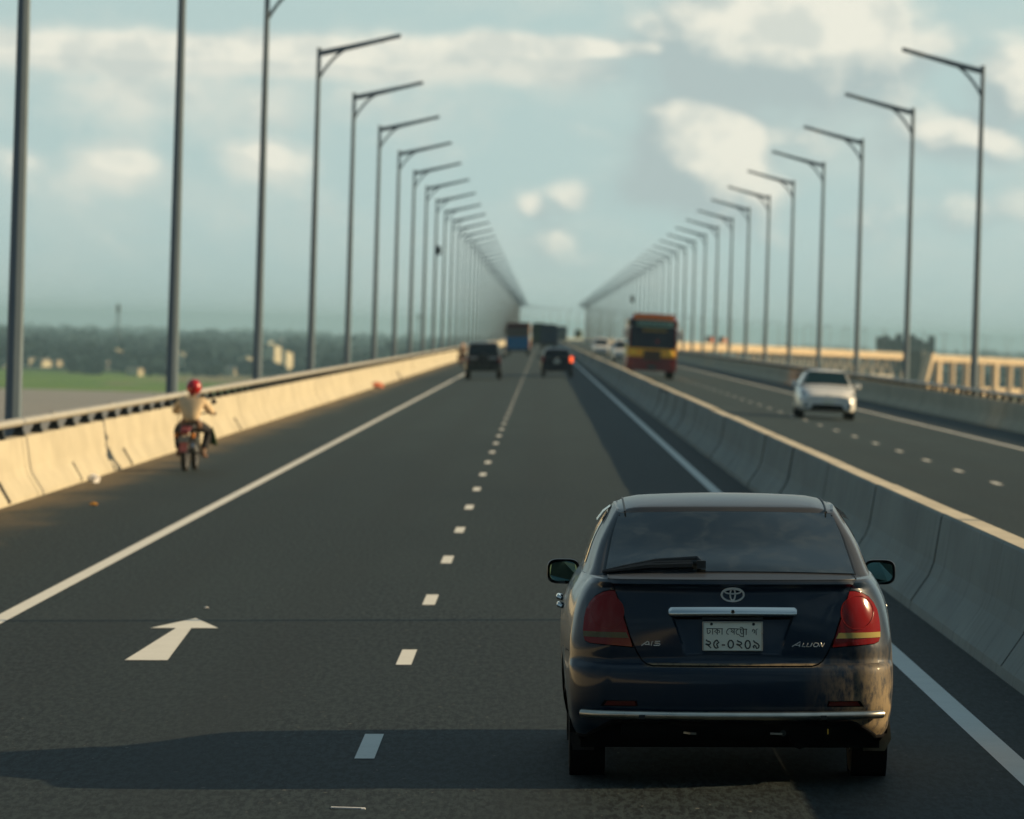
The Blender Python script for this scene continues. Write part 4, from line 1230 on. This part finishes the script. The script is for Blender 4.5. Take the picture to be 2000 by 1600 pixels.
# black off-road wagon in the left lane, seen from behind (local: rear at y=0, facing +y)
v = place('suv', 'black boxy off-road wagon in the left lane ahead, its tailgate towards us', 'car', -2.86, 300, 1)
b = MB(); hull(b, [(0, pf(.78, .42, .86, 1.0, .86, 1.08, .80, 1.12)), (.25, pf(.82, .38, .90, 1.0, .89, 1.1, .85, 1.14)), (3.4, pf(.82, .38, .90, 1.0, .89, 1.1, .85, 1.14)), (4.6, pf(.78, .42, .84, .9, .82, 1.0, .78, 1.04))]); b.build('body', M['car_black'], v, smooth=True, bevel=.03)
b = MB(); hull(b, [(.10, [(.80, 1.08), (.72, 1.74), (.55, 1.80), (0, 1.81)]), (.3, [(.84, 1.08), (.74, 1.78), (.58, 1.83), (0, 1.84)]), (2.8, [(.84, 1.08), (.74, 1.76), (.58, 1.81), (0, 1.82)]), (3.5, [(.80, 1.08), (.70, 1.12), (.5, 1.14), (0, 1.15)])]); b.build('cabin', M['car_black'], v, smooth=True)
MB().prism([(-.70, .06, 1.22), (.70, .06, 1.22), (.64, .10, 1.66), (-.64, .10, 1.66)], (0, .02, 0)).build('rear_window', M['glass'], v)
MB().box(0, -.03, 1.06, 1.45, .05, .10).build('tailgate_trim', M['car_silver'], v, bevel=.01)
MB().lathe(0, -.10, .95, [(-.08, .02), (-.08, .30), (.02, .33), (.06, .30)], 24, axis='Y').build('spare_wheel_cover', M['car_black'], v, smooth=True)
for s in (1, -1):
    MB().box(s * .80, -.02, .98, .12, .06, .34).build('tail_lamp', vmat('lamp_red', (.18, .01, .01), .2), v, bevel=.01)
    MB().box(s * .98, 2.9, 1.18, .20, .12, .24).build('door_mirror', M['car_black'], v, bevel=.03)
MB().box(0, -.06, .52, 1.62, .16, .20).build('bumper', M['post'], v, bevel=.03)
MB().box(0, -.15, .72, .32, .02, .13).build('number_plate', M['plate'], v)
wheels(v, (-.78, .78), (.85, 3.65), .36, .24)

# dark hatchback with a lit brake lamp
v = place('hatchback', 'dark hatchback in the right lane ahead with one glowing red lamp', 'car', .86, 318, 1)
b = MB(); hull(b, [(0, pf(.74, .30, .82, .88, .80, .96, .74, 1.0)), (.25, pf(.78, .28, .845, .88, .83, .98, .78, 1.02)), (3.0, pf(.78, .28, .845, .88, .83, .96, .78, 1.0)), (4.0, pf(.70, .30, .78, .70, .74, .80, .66, .84))]); b.build('body', M['car_navy'], v, smooth=True)
b = MB(); hull(b, [(.12, [(.76, .98), (.64, 1.40), (.45, 1.47), (0, 1.48)]), (.4, [(.79, .98), (.64, 1.46), (.45, 1.52), (0, 1.53)]), (1.9, [(.79, .98), (.62, 1.46), (.45, 1.51), (0, 1.52)]), (3.1, [(.74, .96), (.68, .98), (.4, 1.0), (0, 1.0)])]); b.build('cabin', M['car_navy'], v, smooth=True)
MB().prism([(-.64, .10, 1.05), (.64, .10, 1.05), (.55, .16, 1.38), (-.55, .16, 1.38)], (0, .02, 0)).build('rear_window', M['glass'], v)
for s in (1, -1):
    o = MB(); o.box(s * .76, .02, .92, .15, .10, .30); o = o.build('tail_lamp', M['brake_glow'] if s > 0 else M['lamp_red'], v, bevel=.02)
    MB().box(s * .90, 2.4, 1.02, .16, .12, .14).build('door_mirror', M['car_navy'], v, bevel=.02)
MB().box(0, -.03, .42, 1.5, .10, .22).build('bumper', M['car_navy'], v, bevel=.03)
MB().box(0, -.02, .80, .34, .02, .14).build('number_plate', M['plate'], v); MB().ball(0, -.01, .95, .06, .02, .06).build('emblem', M['badge'], v)
wheels(v, (-.72, .72), (.7, 3.1), .29, .19)

# blue-backed coach far ahead
v = place('coach', 'blue and maroon coach far ahead in the left lane, seen from behind', 'bus', -2.45, 625, 1); v.rotation_euler.z = R(-.3)
MB().box(0, 5.2, 1.95, 2.46, 10.4, 2.9).build('body', vmat('coach_side', (.13, .12, .11), .4), v, bevel=.12)
MB().box(0, -.02, 3.10, 2.30, .08, .52).build('roof_panel', vmat('maroon', (.07, .012, .015), .4), v, bevel=.02)
MB().box(0, -.02, 2.35, 2.10, .06, .75).build('rear_window', vmat('smoky', (.09, .08, .075), .3), v)
MB().box(0, -.03, 1.25, 2.40, .08, 1.25).build('engine_door', vmat('coach_blue', (.008, .15, .34), .35), v, bevel=.02)
MB().box(0, -.06, .52, 2.44, .2, .24).build('bumper', M['post'], v, bevel=.03)
for zz, c_ in ((2.75, 'orange_side'), (1.1, 'orange_side')): MB().box(1.27, 2.2, zz, .08, 3.8, .8).build('side_stripe', vmat(c_, (.75, .30, .07), .4), v)
for s in (1, -1): MB().box(s * 1.1, -.06, .86, .16, .05, .3).build('tail_lamp', M['lamp_red'], v); MB().box(s * 1.42, 10.2, 2.5, .16, .14, .5).build('wing_mirror', M['black'], v)
wheels(v, (-1.05, 1.05), (2.6, 8.4), .5, .32)

def lorry(lab, x, y, w, h, c1_, c2_, load, group='lorries ahead'):
    v = place('lorry', lab, 'lorry', x, y, 1, group)
    k = w / 2
    MB().box(0, 3.4, .35 + (h * .62) / 2 + .5, w, 6.6, h * .62).build('cargo_box', c1_, v, bevel=.04)
    b = MB(); hull(b, [(0.1, [(k * .98, h * .80), (k * .9, h * .97), (k * .4, h), (0, h)]), (6.7, [(k * .98, h * .80), (k * .9, h * .95), (k * .4, h * .98), (0, h * .98)])]); b.build('tarpaulin', load, v, smooth=True)
    MB().box(0, 7.9, 1.5, w * .92, 1.8, 2.0).build('cab', c2_, v, bevel=.12); MB().box(0, 8.82, 1.9, w * .8, .05, .7).build('windscreen', M['glass'], v)
    MB().box(0, 3.5, .78, w * .5, 7.4, .2).build('chassis', M['black'], v); MB().box(0, -.02, .72, w * .95, .08, .16).build('bumper', M['black'], v)
    for s in (1, -1): MB().box(s * k * .8, -.07, .92, .2, .05, .14).build('tail_lamp', M['lamp_red'], v)
    wheels(v, (-k * .8, k * .8), (1.5, 7.6), .48, .3)
    return v
g_dark = vmat('tarp_green', (.012, .035, .022), .7); b_dark = vmat('box_blue', (.010, .030, .070), .5); grey_ = vmat('tarp_grey', (.06, .09, .11), .7)
lorry('dark blue covered lorry far ahead in the right lane, just above the hatchback', 1.10, 860, 2.5, 3.6, b_dark, b_dark, b_dark)
lorry('dark green covered lorry far ahead, peeping out left of the blue one', -.45, 990, 2.4, 4.0, g_dark, g_dark, g_dark)
v = lorry('grey lorry coming on far ahead, seen right of the dark blue one', 5.0, 1500, 2.4, 4.2, grey_, grey_, grey_); v.rotation_euler = (0, 0, math.pi)

# oncoming painted bus
v = place('bus', 'orange and maroon bus coming towards us beyond the median', 'bus', 5.95, 326, -1); v.scale = (1.04, 1, 1)
W2 = 1.27
b = MB(); hull(b, [(-.0, [(1.20, .42), (1.25, 1.2), (1.25, 2.2), (1.16, 3.15), (.9, 3.38), (0, 3.46)]), (.35, [(1.24, .40), (1.27, 1.2), (1.27, 2.4), (1.22, 3.2), (.95, 3.44), (0, 3.52)]), (10.6, [(1.24, .40), (1.27, 1.2), (1.27, 2.4), (1.22, 3.2), (.95, 3.40), (0, 3.46)])]); 
bus_body = b
bus_body.mi = [0] * len(bus_body.f)
bo = bus_body.build('body', vmat('bus_maroon', (.19, .022, .02), .4, coat=.3), v, smooth=True)
def front(name, x0, x1, z0, z1, m_, bow=.10, thick=.05, n=10, parent=None, yo=0.0):
    # face follows the bowed nose; nose points to -y locally
    mb = MB(); r1, r2 = [], []
    for k in range(n + 1):
        x = x0 + (x1 - x0) * k / n; y = -thick - bow * (1 - (x / W2) ** 2) + yo
        r1.append((x, y, z0)); r2.append((x, y + (z1 - z0) * .05, z1))
    mb.grid([r1, r2]); mb.grid([[(x, y + thick + bow, z) for x, y, z in r2], r2]); mb.grid([r1, [(x, y + thick + bow, z) for x, y, z in r1]]); 
    mb.add([r1[0], r2[0], (r2[0][0], .0, z1), (r1[0][0], .0, z0)], [(0, 1, 2, 3)]); mb.add([r1[-1], r2[-1], (r2[-1][0], .0, z1), (r1[-1][0], .0, z0)], [(0, 3, 2, 1)])
    return mb.build(name, m_, parent or v)
# bus local frame: nose at y=0 pointing -y; placed unrotated (faces the camera)
v.rotation_euler = (0, math.atan(.025), 0)
front('nose_panel', -1.24, 1.24, .42, 1.15, M['bus_maroon'])
front('orange_band', -1.24, 1.24, 1.15, 1.62, vmat('bus_orange', (.95, .46, .03), .4, coat=.3), yo=-.01)
front('centre_grille', -.45, .45, .95, 1.50, vmat('grille_brown', (.09, .05, .035), .5), yo=-.03)
ws = front('windscreen', -1.16, 1.16, 1.62, 2.75, vmat('bus_glass', (.012, .012, .020), .12, coat=.2))
front('destination_board', -.85, 1.0, 2.78, 3.10, vmat('board_green', (.30, .46, .36), .5), yo=-.02)
front('visor_panel', -1.18, 1.18, 2.75, 3.14, vmat('bus_dark', (.012, .03, .045), .4), yo=.03)
front('roof_peak', -1.05, 1.05, 3.16, 3.48, vmat('bus_red_orange', (.85, .22, .06), .45), yo=.05)
b = MB(); rt = random.Random(9)
for k in range(7): b.box(-.70 + k * .25, -.19, 2.94, .12, .02, .18)
b.build('board_marks', vmat('board_ink', (.02, .08, .12), .5), v)
front('screen_banner', -.55, .7, 2.52, 2.66, vmat('banner_ochre', (.30, .20, .05), .5), yo=-.012)
for s in (1, -1):
    MB().ball(s * .98, -.12, 1.36, .17, .07, .15).build('headlamp', vmat('headlamp_amber', (.95, .62, .08), .2), v, smooth=True)
    MB().box(s * 1.10, -.10, .80, .18, .05, .16).build('fog_lamp', vmat('fog_red', (.35, .03, .02), .3), v, bevel=.02)
    m_ = MB(); m_.box(s * 1.42, -.35, 2.35, .20, .16, .48); m_.tube([(s * 1.15, -.05, 2.8), (s * 1.42, -.33, 2.72), (s * 1.42, -.35, 2.55)], .03, 6)
    m_.build('wing_mirror', vmat('mirror_cream', (.75, .66, .58), .4), v, bevel=.03)
for (z0_, z1_, c_) in ((1.15, 1.75, vmat('side_yellow', (.95, .66, .02), .4)), (.45, 1.1, vmat('side_red', (.50, .07, .05), .4)), (1.8, 2.65, M['bus_glass']), (2.75, 3.15, M['bus_orange'])):
    for s in (1, -1): MB().box(s * 1.28, 5.2, (z0_ + z1_) / 2, .03, 10.1, z1_ - z0_).build('side_stripe' if c_ is not M['bus_glass'] else 'side_windows', c_, v)
MB().box(0, -.22, .62, .42, .04, .16).build('number_plate', vmat('plate_green', (.01, .10, .09), .4), v)
MB().box(.25, -.14, 2.0, .16, .03, .16).build('pennant', vmat('pennant_red', (.30, .04, .04), .5), v)
wheels(v, (-1.05, 1.05), (1.9, 7.9), .50, .32)

# white saloon coming towards us
v = place('saloon', 'white saloon coming towards us on the opposite carriageway', 'car', 8.62, 181, -1); v.scale = (.95, 1, .99)
v.rotation_euler = (0, math.atan(.025), 0)
b = MB(); hull(b, [(-.02, pf(.70, .30, .74, .50, .70, .60, .62, .70)), (.12, pf(.80, .24, .86, .58, .82, .70, .70, .80)), (.6, pf(.82, .22, .90, .66, .86, .80, .76, .90)), (1.25, pf(.84, .22, .91, .78, .88, .92, .80, .99)), (3.6, pf(.84, .22, .91, .82, .89, .96, .82, 1.02)), (4.7, pf(.74, .32, .82, .80, .80, .92, .74, .98))]); b.build('body', M['car_white'], v, smooth=True)
b = MB(); hull(b, [(1.12, [(.82, .96), (.76, 1.0), (.5, 1.01), (0, 1.02)]), (1.95, [(.80, .97), (.62, 1.38), (.48, 1.44), (0, 1.46)]), (2.3, [(.80, .97), (.61, 1.41), (.48, 1.47), (0, 1.49)]), (3.3, [(.80, .97), (.60, 1.38), (.45, 1.44), (0, 1.46)]), (4.2, [(.78, .95), (.72, 1.0), (.5, 1.01), (0, 1.02)])]); b.build('cabin', M['car_white'], v, smooth=True)
MB().prism([(-.73, 1.20, 1.045), (.73, 1.20, 1.045), (.575, 1.90, 1.40), (-.575, 1.90, 1.40)], (0, -.015, .03)).build('windscreen', vmat('green_glass', (.006, .022, .022), .1), v)
for s in (1, -1):
    MB().prism([(s * .842, 1.45, 1.0), (s * .842, 4.0, 1.0), (s * .66, 3.2, 1.36), (s * .66, 2.0, 1.36)], (s * .01, 0, 0)).build('side_window', M['green_glass'], v)
    MB().prism([(s * .84, .17, .80), (s * .50, .06, .74), (s * .50, .05, .66), (s * .84, .13, .68)], (0, .03, 0)).build('headlamp', vmat('headlamp_clear', (.12, .15, .16), .1, coat=1), v)
    m_ = MB(); m_.box(s * 1.0, 1.55, 1.03, .20, .12, .15); m_.box(s * .90, 1.57, .98, .1, .06, .05); m_.build('door_mirror', M['car_white'], v, bevel=.03)
    MB().ball(s * .68, -.0, .40, .09, .04, .06).build('fog_lamp', M['headlamp_clear'], v, smooth=True)
MB().prism([(-.42, .03, .73), (.42, .03, .73), (.34, .0, .64), (-.34, .0, .64)], (0, .03, 0)).build('grille', M['black'], v)
MB().prism([(-.46, -.045, .44), (.46, -.045, .44), (.56, -.02, .27), (-.56, -.02, .27)], (0, .03, 0)).build('air_intake', M['black'], v)
MB().ball(0, 0, .69, .08, .03, .05).build('emblem', M['badge'], v)
MB().box(0, -.06, .52, .34, .02, .11).build('number_plate', M['plate'], v)
wheels(v, (-.80, .80), (.92, 3.65), .32, .2)
MB().box(0, 2.4, .28, 1.5, 3.4, .12).build('underbody', M['under'], v)

# two white vans behind the bus
def van(lab, x, y, h=2.0):
    v = place('van', lab, 'van', x, y, -1, 'white vans beyond the median'); v.rotation_euler = (0, math.atan(.025), 0)
    b = MB(); hull(b, [(-.02, [(.72, .32), (.80, .7), (.76, .95), (0, 1.0)]), (.5, [(.80, .28), (.85, .9), (.80, 1.15), (0, 1.2)]), (1.1, [(.82, .28), (.86, 1.1), (.70, h - .1), (0, h)]), (4.3, [(.82, .30), (.86, 1.1), (.70, h - .1), (0, h)])]); b.build('body', M['car_white'], v, smooth=True)
    MB().prism([(-.70, .52, 1.22), (.70, .52, 1.22), (.58, .98, h - .2), (-.58, .98, h - .2)], (0, -.03, .02)).build('windscreen', M['glass'], v)
    for s in (1, -1):
        MB().box(s * .64, -.01, .78, .22, .06, .16).build('headlamp', M['lamp_head'], v, bevel=.02); MB().box(s * .98, .7, 1.25, .16, .1, .24).build('wing_mirror', M['car_white'], v, bevel=.02)
        MB().box(s * .80, 2.7, 1.45, .08, 2.6, .4).build('side_window', M['glass'], v)
    MB().box(0, -.04, .46, 1.4, .06, .2).build('bumper', M['post'], v); wheels(v, (-.74, .74), (.8, 3.5), .30, .2)
van('white van coming on just behind the bus, nearer of two', 6.75, 500)
van('white van further back behind the bus, by the median', 6.1, 620)

# lorries crossing the far bend
def far_lorry(px, lab, c1_, c2_, load, off=2.0):
    s = 2050.0
    while True:
        x, y, z = C(s, off, 0)
        if 1058.2 + 11780 * (x / y) >= px or s > 3800: break
        s += 2
    v = lorry(lab, off, 100, 2.5, 4.0, c1_, c2_, load, 'lorries on the far bend'); v.location = C(s, off, zr(off)); v.rotation_euler = (0, 0, -(s - Y0) / RC)
far_lorry(1128, 'green covered lorry on the far bend straight ahead, left of the right lamp row', vmat('olive', (.07, .09, .03), .7), vmat('olive', (.07, .09, .03), .7), vmat('olive', (.07, .09, .03), .7))
far_lorry(1383, 'dark lorry with orange side on the far bend beyond the white car, left of two', vmat('box_orange', (.55, .16, .06), .5), b_dark, b_dark)
far_lorry(1408, 'dark green lorry with pink side on the far bend, right of two', vmat('box_pink', (.60, .28, .16), .5), g_dark, g_dark)

# ================================================================== people on motorcycles
def skinned(name, pts, edges, m_, parent, sub=2, root=0):
    """continuous body: joints {key: ((x,y,z), r)} grown with a skin modifier"""
    keys = list(pts); idx = {k: i for i, k in enumerate(keys)}
    me = bpy.data.meshes.new(name); me.from_pydata([pts[k][0] for k in keys], [(idx[a], idx[b]) for a, b in edges], []); me.materials.append(m_)
    o = bpy.data.objects.new(name, me); COL.objects.link(o)
    if parent: o.parent = parent
    sk = o.modifiers.new('skin', 'SKIN'); sk.use_smooth_shade = True
    for k in keys:
        r = pts[k][1]; r = r if isinstance(r, tuple) else (r, r); me.skin_vertices[0].data[idx[k]].radius = r
    me.skin_vertices[0].data[root].use_root = True
    sb = o.modifiers.new('subd', 'SUBSURF'); sb.levels = sub; sb.render_levels = sub
    return o
vmat('skin_brown', (.17, .085, .045), .55); vmat('shirt_cream', (.66, .50, .31), .8, bump=.4, bscale=8); vmat('trouser_black', (.012, .013, .016), .85); vmat('helmet_red', (.42, .012, .012), .22, coat=.6)
vmat('moto_red', (.17, .012, .012), .3, coat=.5); vmat('moto_black', (.012, .013, .014), .5); vmat('tail_pink', (.36, .10, .08), .35); vmat('amber_lens', (.75, .25, .03), .25); vmat('cloth_green', (.06, .10, .03), .8); vmat('brown_shirt', (.16, .09, .06), .8)

def rider(lab, loc, rz, shirt, helmet, simple=False):
    """seated rider, local +y is the direction of travel; origin on the ground under the saddle"""
    r = thing('person', lab, 'person', loc, (0, 0, rz))
    J = {'pelvis': ((0, -.05, .80), .125), 'waist': ((0, -.02, .95), (.125, .10)), 'chest': ((.005, .05, 1.14), (.155, .115)), 'neck0': ((.01, .10, 1.27), .085), 'neck': ((.012, .12, 1.325), .052), 'head0': ((.015, .15, 1.39), .078), 'head': ((.015, .155, 1.47), .092), 'crown': ((.015, .14, 1.55), .06), 'nose': ((.015, .245, 1.445), .014)}
    E_ = [('pelvis', 'waist'), ('waist', 'chest'), ('chest', 'neck0'), ('neck0', 'neck'), ('neck', 'head0'), ('head0', 'head'), ('head', 'crown'), ('head0', 'nose')]
    for s, n in ((1, 'r'), (-1, 'l')):
        J['sh' + n] = ((s * .185, .08, 1.235), .062); J['el' + n] = ((s * .31, .22, 1.045), .046); J['wr' + n] = ((s * .32, .47, 1.035), .030); J['pa' + n] = ((s * .318, .53, 1.03), (.040, .022))
        E_ += [('chest', 'sh' + n), ('sh' + n, 'el' + n), ('el' + n, 'wr' + n), ('wr' + n, 'pa' + n)]
        for f in range(4):
            fx = s * (.285 + .022 * f); L = (.052, .062, .058, .045)[f]
            J[f'f{f}a' + n] = ((fx, .585, 1.035), .010); J[f'f{f}b' + n] = ((fx, .585 + L * .35, 1.005), .009); J[f'f{f}c' + n] = ((fx, .575, 1.005 - L * .5), .008)
            E_ += [('pa' + n, f'f{f}a' + n), (f'f{f}a' + n, f'f{f}b' + n), (f'f{f}b' + n, f'f{f}c' + n)]
        J['th1' + n] = ((s * .270, .52, 1.015), .012); J['th2' + n] = ((s * .262, .555, .99), .009); E_ += [('pa' + n, 'th1' + n), ('th1' + n, 'th2' + n)]
        J['hip' + n] = ((s * .11, -.02, .80), .098); J['kn' + n] = ((s * .26, .36, .70), .066); J['an' + n] = ((s * .21, .12, .33), .042); J['he' + n] = ((s * .215, .08, .27), .036); J['to' + n] = ((s * .245, .30, .262), (.042, .024))
        E_ += [('pelvis', 'hip' + n), ('hip' + n, 'kn' + n), ('kn' + n, 'an' + n), ('an' + n, 'he' + n), ('he' + n, 'to' + n)]
    skinned('body', J, E_, M['skin_brown'], r, 2)
    S = {'a': ((0, -.05, .84), (.165, .135)), 'b': ((0, -.03, .97), (.155, .13)), 'c': ((.005, .04, 1.13), (.185, .14)), 'd': ((.01, .095, 1.255), .105), 'e': ((.012, .115, 1.30), .062)}
    SE = [('a', 'b'), ('b', 'c'), ('c', 'd'), ('d', 'e')]
    for s, n in ((1, 'r'), (-1, 'l')):
        S['s' + n] = ((s * .19, .08, 1.225), .085); S['m' + n] = ((s * .26, .15, 1.12), .082); S['k' + n] = ((s * .31, .23, 1.04), .068); S['j' + n] = ((s * .315, .34, 1.035), .055)
        SE += [('c', 's' + n), ('s' + n, 'm' + n), ('m' + n, 'k' + n), ('k' + n, 'j' + n)]
    skinned('shirt', S, SE, shirt, r, 2)
    T = {'p': ((0, -.06, .79), (.15, .135)), 'q': ((0, -.05, .90), (.15, .125))}; TE = [('p', 'q')]
    for s, n in ((1, 'r'), (-1, 'l')):
        T['h' + n] = ((s * .12, .0, .80), .125); T['t' + n] = ((s * .20, .20, .76), .105); T['k' + n] = ((s * .265, .36, .70), .088); T['c' + n] = ((s * .24, .26, .52), .075); T['a' + n] = ((s * .215, .14, .37), .066)
        TE += [('p', 'h' + n), ('h' + n, 't' + n), ('t' + n, 'k' + n), ('k' + n, 'c' + n), ('c' + n, 'a' + n)]
    skinned('trousers', T, TE, M['trouser_black'], r, 2)
    h = MB(); h.ball(.015, .145, 1.475, .135, .155, .145, 22, 14); ho = h.build('helmet', helmet, r, smooth=True)
    MB().ball(.015, .165, 1.455, .128, .150, .075, 18, 10).build('visor', M['glass'], ho, smooth=True)
    return r
def motorcycle(lab, loc, rz):
    r = thing('motorcycle', lab, 'motorcycle', loc, (0, 0, rz))
    for y, nm in ((-.62, 'rear_wheel'), (.68, 'front_wheel')):
        w = MB(); w.lathe(0, y, .30, [(-.030, .235), (-.045, .265), (-.035, .295), (0, .303), (.035, .295), (.045, .265), (.030, .235), (-.030, .235)], 32); wo = w.build(nm, M['rubber'], r, smooth=True)
        q_ = MB(); q_.lathe(0, y, .30, [(-.025, .24), (-.02, .215), (.02, .215), (.025, .24)], 28); q_.tube([(-.07, y, .30), (.07, y, .30)], .03, 10)
        for k in range(9): a = k * .698; q_.tube([(.02 * (-1) ** k, y, .30), (0, y + .225 * math.cos(a), .30 + .225 * math.sin(a))], .006, 4)
        q_.build('rim', M['car_silver'], wo, smooth=True)
    f = MB(); f.tube([(0, -.62, .30), (0, -.1, .42), (0, .25, .40), (0, .42, .82)], .025, 6); f.tube([(0, .42, .84), (0, -.1, .72), (0, -.5, .74)], .022, 6)
    for s in (1, -1): f.tube([(s * .07, .68, .30), (s * .07, .45, .95)], .020, 6); f.tube([(s * .09, -.62, .32), (s * .10, -.42, .68)], .024, 6)
    f.build('frame', M['moto_black'], r, smooth=True)
    t = MB(); t.ball(0, .18, .80, .13, .26, .12); t.build('fuel_tank', M['moto_red'], r, smooth=True)
    MB().box(0, -.28, .76, .24, .62, .09, ty=.9).build('seat', M['moto_black'], r, bevel=.03)
    e = MB(); e.box(0, .10, .45, .24, .34, .30); e.build('engine', M['post'], r, bevel=.04)
    MB().prism([(-.09, -.52, .74), (.09, -.52, .74), (.08, -.80, .66), (-.08, -.80, .66)], (0, 0, .05)).build('tail_fairing', M['moto_red'], r, bevel=.02)
    MB().box(0, -.82, .66, .15, .05, .08).build('tail_lamp', M['lamp_red'], r, bevel=.015)
    MB().prism([(-.07, -.80, .60), (.07, -.80, .60), (.06, -.95, .34), (-.06, -.95, .34)], (0, .01, 0)).build('mudguard', M['tail_pink'], r)
    MB().box(0, -.90, .55, .18, .01, .10).build('number_plate', vmat('plate_grey', (.22, .23, .22), .5), r)
    for s in (1, -1):
        MB().ball(s * .15, -.78, .62, .035, .03, .045).build('indicator', M['amber_lens'], r, smooth=True)
        m_ = MB(); m_.tube([(s * .24, .50, 1.00), (s * .30, .46, 1.18)], .007, 5); m_.ball(s * .33, .46, 1.20, .05, .02, .045); m_.build('mirror', M['moto_black'], r, smooth=True)
    hb = MB(); hb.tube([(-.36, .44, 1.00), (-.2, .50, 1.0), (0, .46, .96), (.2, .50, 1.0), (.36, .44, 1.00)], .014, 6); hb.build('handlebar', M['moto_black'], r, smooth=True)
    MB().tube([(.13, -.05, .34), (.15, -.55, .38), (.16, -.85, .46)], [.025, .045, .045], 10).build('silencer', M['car_silver'], r, smooth=True)
    MB().ball(0, .62, .88, .09, .08, .09).build('headlamp', M['lamp_head'], r, smooth=True); MB().prism([(-.05, .95, .48), (.05, .95, .48), (.05, .60, .63), (-.05, .60, .63)], (0, 0, .02)).build('front_mudguard', M['moto_red'], r)
    MB().tube([(-.27, .12, .30), (.27, .12, .30)], .014, 6).build('footrest', M['moto_black'], r)
    return r
mx, my = -5.80, 99.9
mo_ = motorcycle('red motorcycle ridden along the left shoulder beside the cream parapet', (mx, my + .5, zr(mx)), R(-4))
pr_ = rider('person in a red helmet, cream shirt and dark trousers riding the red motorcycle', (mx, my + .5, zr(mx)), R(-4), M['shirt_cream'], M['helmet_red']); pr_.scale = (.97, 1, .94)
mo_.scale = (.96, 1, .96)
# loose dark cloth and a bag carried on the machine
cb = MB(); cb.prism([(.34, .28, .74), (.40, .25, .60), (.44, .22, .42), (.30, .28, .45), (.28, .32, .66)], (0, .06, 0)); cb.prism([(.345, .27, .70), (.39, .25, .58), (.41, .24, .50), (.34, .26, .52)], (0, .02, -.0))
o = cb.build('shoulder_bag', M['cloth_green'], None, bevel=.01); o.location = (mx, my + .5, zr(mx)); tag(o, 'olive cloth bag flapping beside the right knee of the red-helmeted person', 'bag')
x2, y2 = -5.35, 408
motorcycle('small dark motorcycle far along the left shoulder beside the black wagon', (x2, y2, zr(x2)), 0)
rider('person in a pale helmet and brown shirt on the far motorcycle beside the black wagon', (x2, y2, zr(x2)), 0, M['brown_shirt'], vmat('helmet_pale', (.75, .50, .38), .4))
HAZE = 6.5e-5

# ------------------------------------------------------------------ haze over the river
hz = MB(); hz.box(0, 14400, 3.5, 29200, 29200, 87)
hm = bpy.data.materials.new('haze_air'); hm.use_nodes = True
nt = hm.node_tree
for n in list(nt.nodes): nt.nodes.remove(n)
ov = nt.nodes.new('ShaderNodeOutputMaterial'); pv = nt.nodes.new('ShaderNodeVolumePrincipled')
pv.inputs['Color'].default_value = (.48, .80, .98, 1)
pv.inputs['Density'].default_value = HAZE
pv.inputs['Anisotropy'].default_value = 0.15
nt.links.new(pv.outputs[0], ov.inputs['Volume'])
tag(hz.build('haze', hm), kind='stuff')
